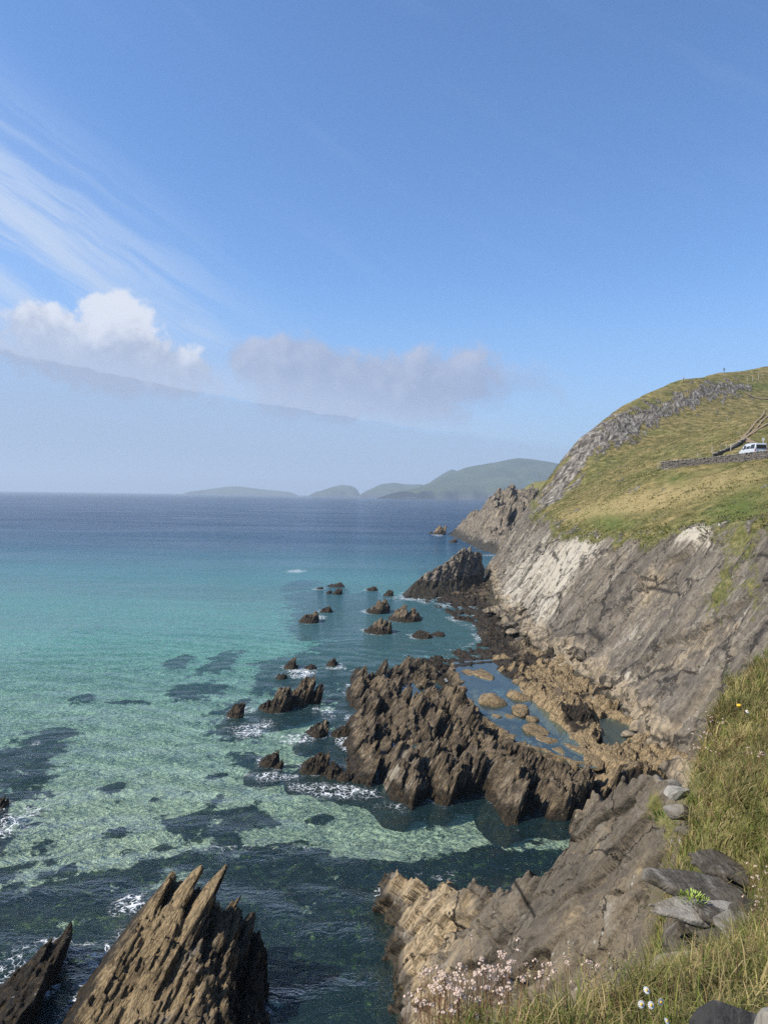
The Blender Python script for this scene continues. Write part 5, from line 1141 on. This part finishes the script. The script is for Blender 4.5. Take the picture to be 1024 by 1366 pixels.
strip('path', pgl([(994, 524), (1000, 528), (1008, 531), (1018, 532), (1032, 533)]), 1.2, M_EARTH, 'bent earth track below the bare slabs', 'path')
wb0 = [PY(881, 625, 115), PY(915, 622, 111.5), PY(950, 619.5, 108), PY(990, 615, 103.5), PY(1024, 611, 100), PY(1075, 604, 96)]
strip('road', [(p[0] + 1.6, p[1] + 3.6, 0) for p in wb0], 5.0, M_TAR, 'narrow asphalt coast road behind the stone wall', 'road', 0.16)
M_WALL = plain('wall_stone', (0.13, 0.115, 0.10), 0.95, 0.15, 0.6, 2.0, 0.4)
CUBE = np.array([(x, y, z) for x in (-1, 1) for y in (-1, 1) for z in (-1, 1)], float); CF = [[0, 1, 3, 2], [4, 6, 7, 5], [0, 4, 5, 1], [2, 3, 7, 6], [0, 2, 6, 4], [1, 5, 7, 3]]
def stone_wall(pts_, h, label, sz=0.42):
    pts_ = np.asarray(pts_, float); seg = np.r_[0, np.cumsum(np.hypot(*np.diff(pts_[:, :2], axis=0).T))]; r = np.random.default_rng(int(h * 100)); V = []; F = []
    root = empty('stone_wall', pts_[0]); tag(root, label, 'wall')
    z = 0.0
    while z < h:
        ch = r.uniform(0.16, 0.28); t = r.uniform(0, 0.3)
        while t < seg[-1]:
            L = r.uniform(0.5, 1.5) * sz; x = np.interp(t + L / 2, seg, pts_[:, 0]); y = np.interp(t + L / 2, seg, pts_[:, 1]); a = math.atan2(*(np.array([np.interp(t + L, seg, pts_[:, 1]) - np.interp(t, seg, pts_[:, 1]), np.interp(t + L, seg, pts_[:, 0]) - np.interp(t, seg, pts_[:, 0])])))
            g = np.interp(t, seg, pts_[:, 2]); q = CUBE * np.array([L * 0.49, 0.28 + r.uniform(-0.06, 0.06), ch * 0.48]) * (1 + r.uniform(-0.16, 0.16, (8, 3)))
            q = np.stack([q[:, 0] * math.cos(a) - q[:, 1] * math.sin(a), q[:, 0] * math.sin(a) + q[:, 1] * math.cos(a), q[:, 2]], -1) + np.array([x, y, g + z + ch / 2 - 0.15]) - pts_[0]
            o = len(V); V += [tuple(x_) for x_ in q]; F += [[i + o for i in f] for f in CF]; t += L
        z += ch
    o = link_mesh('stones', V, F, M_WALL, parent=root); o['kind'] = 'stuff'
    o2 = []; V2 = []; F2 = []; t = 0.0
    while t < seg[-1]:
        L = r.uniform(0.35, 0.7); x = np.interp(t, seg, pts_[:, 0]); y = np.interp(t, seg, pts_[:, 1]); q = CUBE * np.array([L * 0.5, 0.34, 0.06]) * (1 + r.uniform(-0.2, 0.2, (8, 3))) + np.array([x, y, np.interp(t, seg, pts_[:, 2]) + h + 0.02]) - pts_[0]
        k = len(V2); V2 += [tuple(x_) for x_ in q]; F2 += [[i + k for i in f] for f in CF]; t += L * 0.95
    o = link_mesh('coping_stones', V2, F2, M_COPE, parent=root); o['kind'] = 'stuff'
M_COPE = plain('coping_stone', (0.26, 0.235, 0.20), 0.95, 0.15, 0.5, 2.0, 0.4)
stone_wall(wb0, 1.0, 'dry stone wall along the road in front of the parked van')
stone_wall([PG(u, v) for u, v in [(951, 609), (962, 605), (974, 600), (985, 593), (993, 588)]], 0.45, 'low dark tumbledown wall climbing the hill behind the road')
# van
M_VAN = plain('silver_paint', (0.62, 0.64, 0.66), 0.3, 0.5, 0.03, 2.0, 0, {'Metallic': 0.25, 'Coat Weight': 0.4}); M_GLASSD = plain('dark_glass', (0.015, 0.018, 0.022), 0.08, 0.6, 0.1); M_TYRE = plain('tyre_rubber', (0.02, 0.02, 0.02), 0.9); M_RIM = plain('steel_rim', (0.45, 0.45, 0.46), 0.4, 0.5, 0.1, 3, 0, {'Metallic': 0.8}); M_RED = plain('red_lamp', (0.5, 0.02, 0.02), 0.3); M_BLK = plain('black_trim', (0.03, 0.03, 0.03), 0.6); M_WHT = plain('white_paint', (0.8, 0.8, 0.78), 0.6); M_LAMP = plain('clear_lamp', (0.7, 0.7, 0.7), 0.1)
vp = PY(1003, 600, 106.0); vz = float(ground(vp[0], vp[1])) + 0.08
van = empty('parked_van', (vp[0], vp[1], vz), R(2)); tag(van, 'silver passenger van with dark windows parked behind the stone wall', 'van')
def loft(secs):                                              # secs: list of (y, [(x,z)...]) half sections mirrored
    V = []; F = []; n = None
    for y, hs in secs:
        ring = [(x, y, z) for x, z in hs] + [(-x, y, z) for x, z in hs[::-1]]; n = len(ring); V += ring
    for i in range(len(secs) - 1):
        for j in range(n): F.append([i * n + j, i * n + (j + 1) % n, (i + 1) * n + (j + 1) % n, (i + 1) * n + j])
    F.append(list(range(n))[::-1]); F.append([(len(secs) - 1) * n + j for j in range(n)]); return V, F
def half(wb, wt, zs, zt): return [(wb * 0.92, 0.32), (wb, 0.45), (wb, zs * 0.9), (wb * 0.985, zs), (wt, zt - 0.07), (wt - 0.08, zt)]
body = loft([(-2.3, half(0.84, 0.76, 1.05, 1.72)), (-2.22, half(0.88, 0.78, 1.05, 1.86)), (-1.0, half(0.9, 0.80, 1.06, 1.92)), (0.4, half(0.9, 0.80, 1.06, 1.90)), (0.95, half(0.9, 0.76, 1.05, 1.78)), (1.55, half(0.89, 0.72, 1.03, 1.20)), (2.15, half(0.84, 0.70, 0.86, 0.98)), (2.32, half(0.76, 0.62, 0.62, 0.74))])
obj_of('body', mesh('body', body, M_VAN), van)
def quad(name, c4, mat, parent=van, th=0.02):
    c4 = np.array(c4, float); nn_ = np.cross(c4[1] - c4[0], c4[3] - c4[0]); nn_ /= np.linalg.norm(nn_); V = np.r_[c4, c4 + nn_ * th]; return obj_of(name, mesh(name, (V, [[3, 2, 1, 0], [4, 5, 6, 7], [0, 1, 5, 4], [1, 2, 6, 5], [2, 3, 7, 6], [3, 0, 4, 7]]), mat), parent)
quad('rear_window', [(-0.70, -2.30, 1.10), (0.70, -2.30, 1.10), (0.64, -2.30, 1.62), (-0.64, -2.30, 1.62)], M_GLASSD, th=0.03)
for sx_ in (-1, 1):
    for y0_, y1_ in ((-2.05, -0.95), (-0.85, 0.1), (0.2, 0.9)):
        c = [(sx_ * 0.885, y0_, 1.12), (sx_ * 0.885, y1_, 1.12), (sx_ * 0.812, y1_ - (0.12 if y1_ > 0.5 else 0), 1.70), (sx_ * 0.812, y0_, 1.72)]
        quad('side_window', c if sx_ < 0 else c[::-1], M_GLASSD, th=-0.0 + 0.015)
    quad('tail_lamp', [(sx_ * 0.86 - 0.09, -2.29, 0.75), (sx_ * 0.86 + 0.02, -2.29, 0.75), (sx_ * 0.84 + 0.02, -2.28, 1.08), (sx_ * 0.84 - 0.09, -2.28, 1.08)], M_RED)
    quad('headlight', [(sx_ * 0.6 + 0.16, 2.27, 0.62), (sx_ * 0.6 - 0.16, 2.27, 0.62), (sx_ * 0.6 - 0.14, 2.2, 0.8), (sx_ * 0.6 + 0.14, 2.2, 0.8)], M_LAMP)
    quad('roof_rail', [(sx_ * 0.66 - 0.03, -1.9, 1.93), (sx_ * 0.66 + 0.03, -1.9, 1.93), (sx_ * 0.66 + 0.03, 0.3, 1.95), (sx_ * 0.66 - 0.03, 0.3, 1.95)], M_BLK, th=0.04)
    for yw in (-1.45, 1.45):
        V = []; F = []; K = 20
        for (rr_, xx) in ((0.20, 0.0), (0.33, 0.0), (0.33, 0.2), (0.20, 0.2)):
            for j in range(K): a = 2 * math.pi * j / K; V.append((sx_ * (0.70 + xx), yw + rr_ * math.cos(a), 0.33 + rr_ * math.sin(a)))
        for i in range(4):
            for j in range(K): F.append([i * K + j, i * K + (j + 1) % K, ((i + 1) % 4) * K + (j + 1) % K, ((i + 1) % 4) * K + j])
        wl = obj_of('wheel', mesh('wheel', (V, F), M_TYRE), van)
        V = [(sx_ * 0.88, yw, 0.33)] + [(sx_ * 0.86, yw + 0.2 * math.cos(2 * math.pi * j / K), 0.33 + 0.2 * math.sin(2 * math.pi * j / K)) for j in range(K)]
        obj_of('rim', mesh('rim', (V, [[0, 1 + j, 1 + (j + 1) % K] for j in range(K)]), M_RIM), wl)
quad('windscreen', [(0.70, 1.60, 1.17), (-0.70, 1.60, 1.17), (-0.66, 1.06, 1.70), (0.66, 1.06, 1.70)], M_GLASSD)
quad('rear_bumper', [(-0.86, -2.33, 0.35), (0.86, -2.33, 0.35), (0.86, -2.33, 0.58), (-0.86, -2.33, 0.58)], M_VAN, th=0.05)
quad('number_plate', [(-0.26, -2.33, 0.80), (0.26, -2.33, 0.80), (0.26, -2.32, 0.91), (-0.26, -2.32, 0.91)], M_WHT)
quad('wing_mirror', [(-1.05, 0.92, 1.10), (-0.90, 0.92, 1.10), (-0.90, 0.92, 1.28), (-1.05, 0.92, 1.28)], M_BLK, th=0.08)
# posts and sign
M_POST = plain('weathered_post', (0.45, 0.42, 0.36), 0.95, 0.1, 0.3, 6.0)
def post_mesh(r_, h): return mesh('post', merge([tube([(0, 0, -0.2), (0.01, 0, h * 0.5), (0, 0.01, h)], r_, r_ * 0.85, 7)]), M_POST)
mpost = post_mesh(0.07, 1.15)
for u, v, sc_, lab in [(877, 624, 0.85, 'pale post just beyond the end of the stone wall'), (883, 625, 1.0, 'thick pale post at the end of the stone wall'), (930, 609, 0.6, 'short post on the slope behind the stone wall'), (949, 604, 1.0, 'tall thin post standing behind the stone wall'), (968, 598, 0.7, 'thin post by the tumbledown wall'), (974, 601, 1.1, 'stout post at the tumbledown wall'), (996, 509, 1.3, 'fence post on the ridge above the bare slabs'), (1003, 508, 1.3, 'fence post on the ridge above the bare slabs'), (1011, 507, 1.9, 'tallest fence post on the ridge above the bare slabs')]:
    p = PG(u, v); o = bpy.data.objects.new('fence_post', mpost); COL.objects.link(o); o.location = tuple(p); o.scale = (1, 1, sc_); tag(o, lab, 'post', 'fence posts on the hillside')
p = PG(1017, 595); sg = empty('sign_post', p); tag(sg, 'white sign on a slim pole beside the van', 'sign')
obj_of('pole', mesh('pole', tube([(0, 0, -0.2), (0, 0, 0.6), (0, 0, 1.25)], 0.05, 0.045, 8), M_WHT), sg); K = 18
V = [(0.22 * math.cos(2 * math.pi * j / K), -0.05, 1.1 + 0.30 * math.sin(2 * math.pi * j / K)) for j in range(K)]; V += [(a, -0.08, c) for a, b, c in V]
obj_of('plate', mesh('plate', (V, [list(range(K))[::-1], [K + j for j in range(K)]] + [[j, (j + 1) % K, K + (j + 1) % K, K + j] for j in range(K)]), M_WHT), sg)
# people on the skyline
M_SKIN = plain('skin', (0.45, 0.28, 0.2)); M_TSH = plain('white_shirt', (0.8, 0.8, 0.8)); M_TRO = plain('dark_trousers', (0.03, 0.03, 0.04)); M_JKT = plain('dark_jacket', (0.05, 0.06, 0.07)); M_HAIR = plain('brown_hair', (0.06, 0.04, 0.03))
def person(loc, rz, top, label):
    J = {'pel': (0, 0, 0.95), 'wst': (0, 0, 1.10), 'chs': (0, 0.01, 1.32), 'nck': (0, 0, 1.48), 'hd': (0, 0.02, 1.60), 'hd2': (0, 0.02, 1.70)}
    rad = {'pel': 0.14, 'wst': 0.125, 'chs': 0.15, 'nck': 0.05, 'hd': 0.085, 'hd2': 0.07}; E_ = [('pel', 'wst'), ('wst', 'chs'), ('chs', 'nck'), ('nck', 'hd'), ('hd', 'hd2')]
    for s, k in ((-1, 'l'), (1, 'r')):
        J.update({k + 'sh': (s * 0.17, 0, 1.40), k + 'el': (s * 0.25, 0.02, 1.13), k + 'wr': (s * 0.24, 0.12, 0.90), k + 'ha': (s * 0.235, 0.15, 0.82), k + 'hp': (s * 0.09, 0, 0.88), k + 'kn': (s * 0.11, 0.02 + 0.06 * s, 0.50), k + 'an': (s * 0.11, -0.03 + 0.08 * s, 0.09), k + 'to': (s * 0.12, 0.13 + 0.08 * s, 0.04)})
        rad.update({k + 'sh': 0.065, k + 'el': 0.045, k + 'wr': 0.035, k + 'ha': 0.038, k + 'hp': 0.095, k + 'kn': 0.06, k + 'an': 0.045, k + 'to': 0.04})
        E_ += [('chs', k + 'sh'), (k + 'sh', k + 'el'), (k + 'el', k + 'wr'), (k + 'wr', k + 'ha'), ('pel', k + 'hp'), (k + 'hp', k + 'kn'), (k + 'kn', k + 'an'), (k + 'an', k + 'to')]
    names = list(J); me = bpy.data.meshes.new('person'); me.from_pydata([J[k] for k in names], [(names.index(a), names.index(b)) for a, b in E_], [])
    o = bpy.data.objects.new('person', me); COL.objects.link(o); md = o.modifiers.new('skin', 'SKIN'); o.modifiers.new('sub', 'SUBSURF').levels = 1
    if not me.skin_vertices: me.skin_vertices.new()
    for i, k in enumerate(names): me.skin_vertices[0].data[i].radius = (rad[k], rad[k] * 0.85)
    me.skin_vertices[0].data[0].use_root = True
    dg = bpy.context.evaluated_depsgraph_get(); m2 = bpy.data.meshes.new_from_object(o.evaluated_get(dg)); o.modifiers.clear(); o.data = m2
    m2.materials.clear()
    for mm in (M_SKIN, top, M_TRO, M_HAIR): m2.materials.append(mm)
    for p in m2.polygons:
        c = p.center; p.material_index = (3 if c.z > 1.66 or (c.z > 1.56 and c.y < -0.02) else 0 if c.z > 1.47 else 1 if c.z > 0.96 and not (abs(c.x) > 0.2 and c.z < 0.92) else 0 if abs(c.x) > 0.19 and c.z > 0.7 else 2)
    o.location = tuple(map(float, loc)); o.rotation_euler = (0, 0, rz); tag(o, label, 'person'); return o
person(PG(911, 508.5), 0.6, M_TSH, 'person in white top and dark trousers walking on the skyline'); person(PG(965, 497), -0.5, M_JKT, 'person in a dark jacket on the ridge beyond the white-topped walker')
# far sailing boat
bp_ = PY(6, 655, 5200); bt = empty('sailing_boat', (bp_[0], bp_[1], 0.0)); tag(bt, 'white-sailed boat far out near the horizon', 'boat')
obj_of('hull', mesh('hull', loft([(-5, [(0.9, 0.0), (1.3, 1.1)]), (0, [(1.3, -0.3), (1.8, 1.1)]), (4, [(0.7, -0.1), (1.1, 1.2)]), (6.2, [(0.03, 0.4), (0.06, 1.4)])]), M_WHT), bt, rot=(0, 0, R(80)))
obj_of('mast', mesh('mast', tube([(0, 0, 0.8), (0, 0, 8), (0, 0, 15)], 0.12, 0.08, 6), M_WHT), bt)
obj_of('sail', mesh('sail', ([(0.2, 0, 2.2), (5.0, 0.5, 2.2), (2.2, 0.5, 7.0), (0.2, 0, 14.6), (0.2, 0.06, 2.2), (5.0, 0.56, 2.2), (2.2, 0.56, 7.0), (0.2, 0.06, 14.6)], [[0, 1, 2, 3], [7, 6, 5, 4], [0, 4, 5, 1], [1, 5, 6, 2], [2, 6, 7, 3], [3, 7, 4, 0]]), M_WHT), bt)
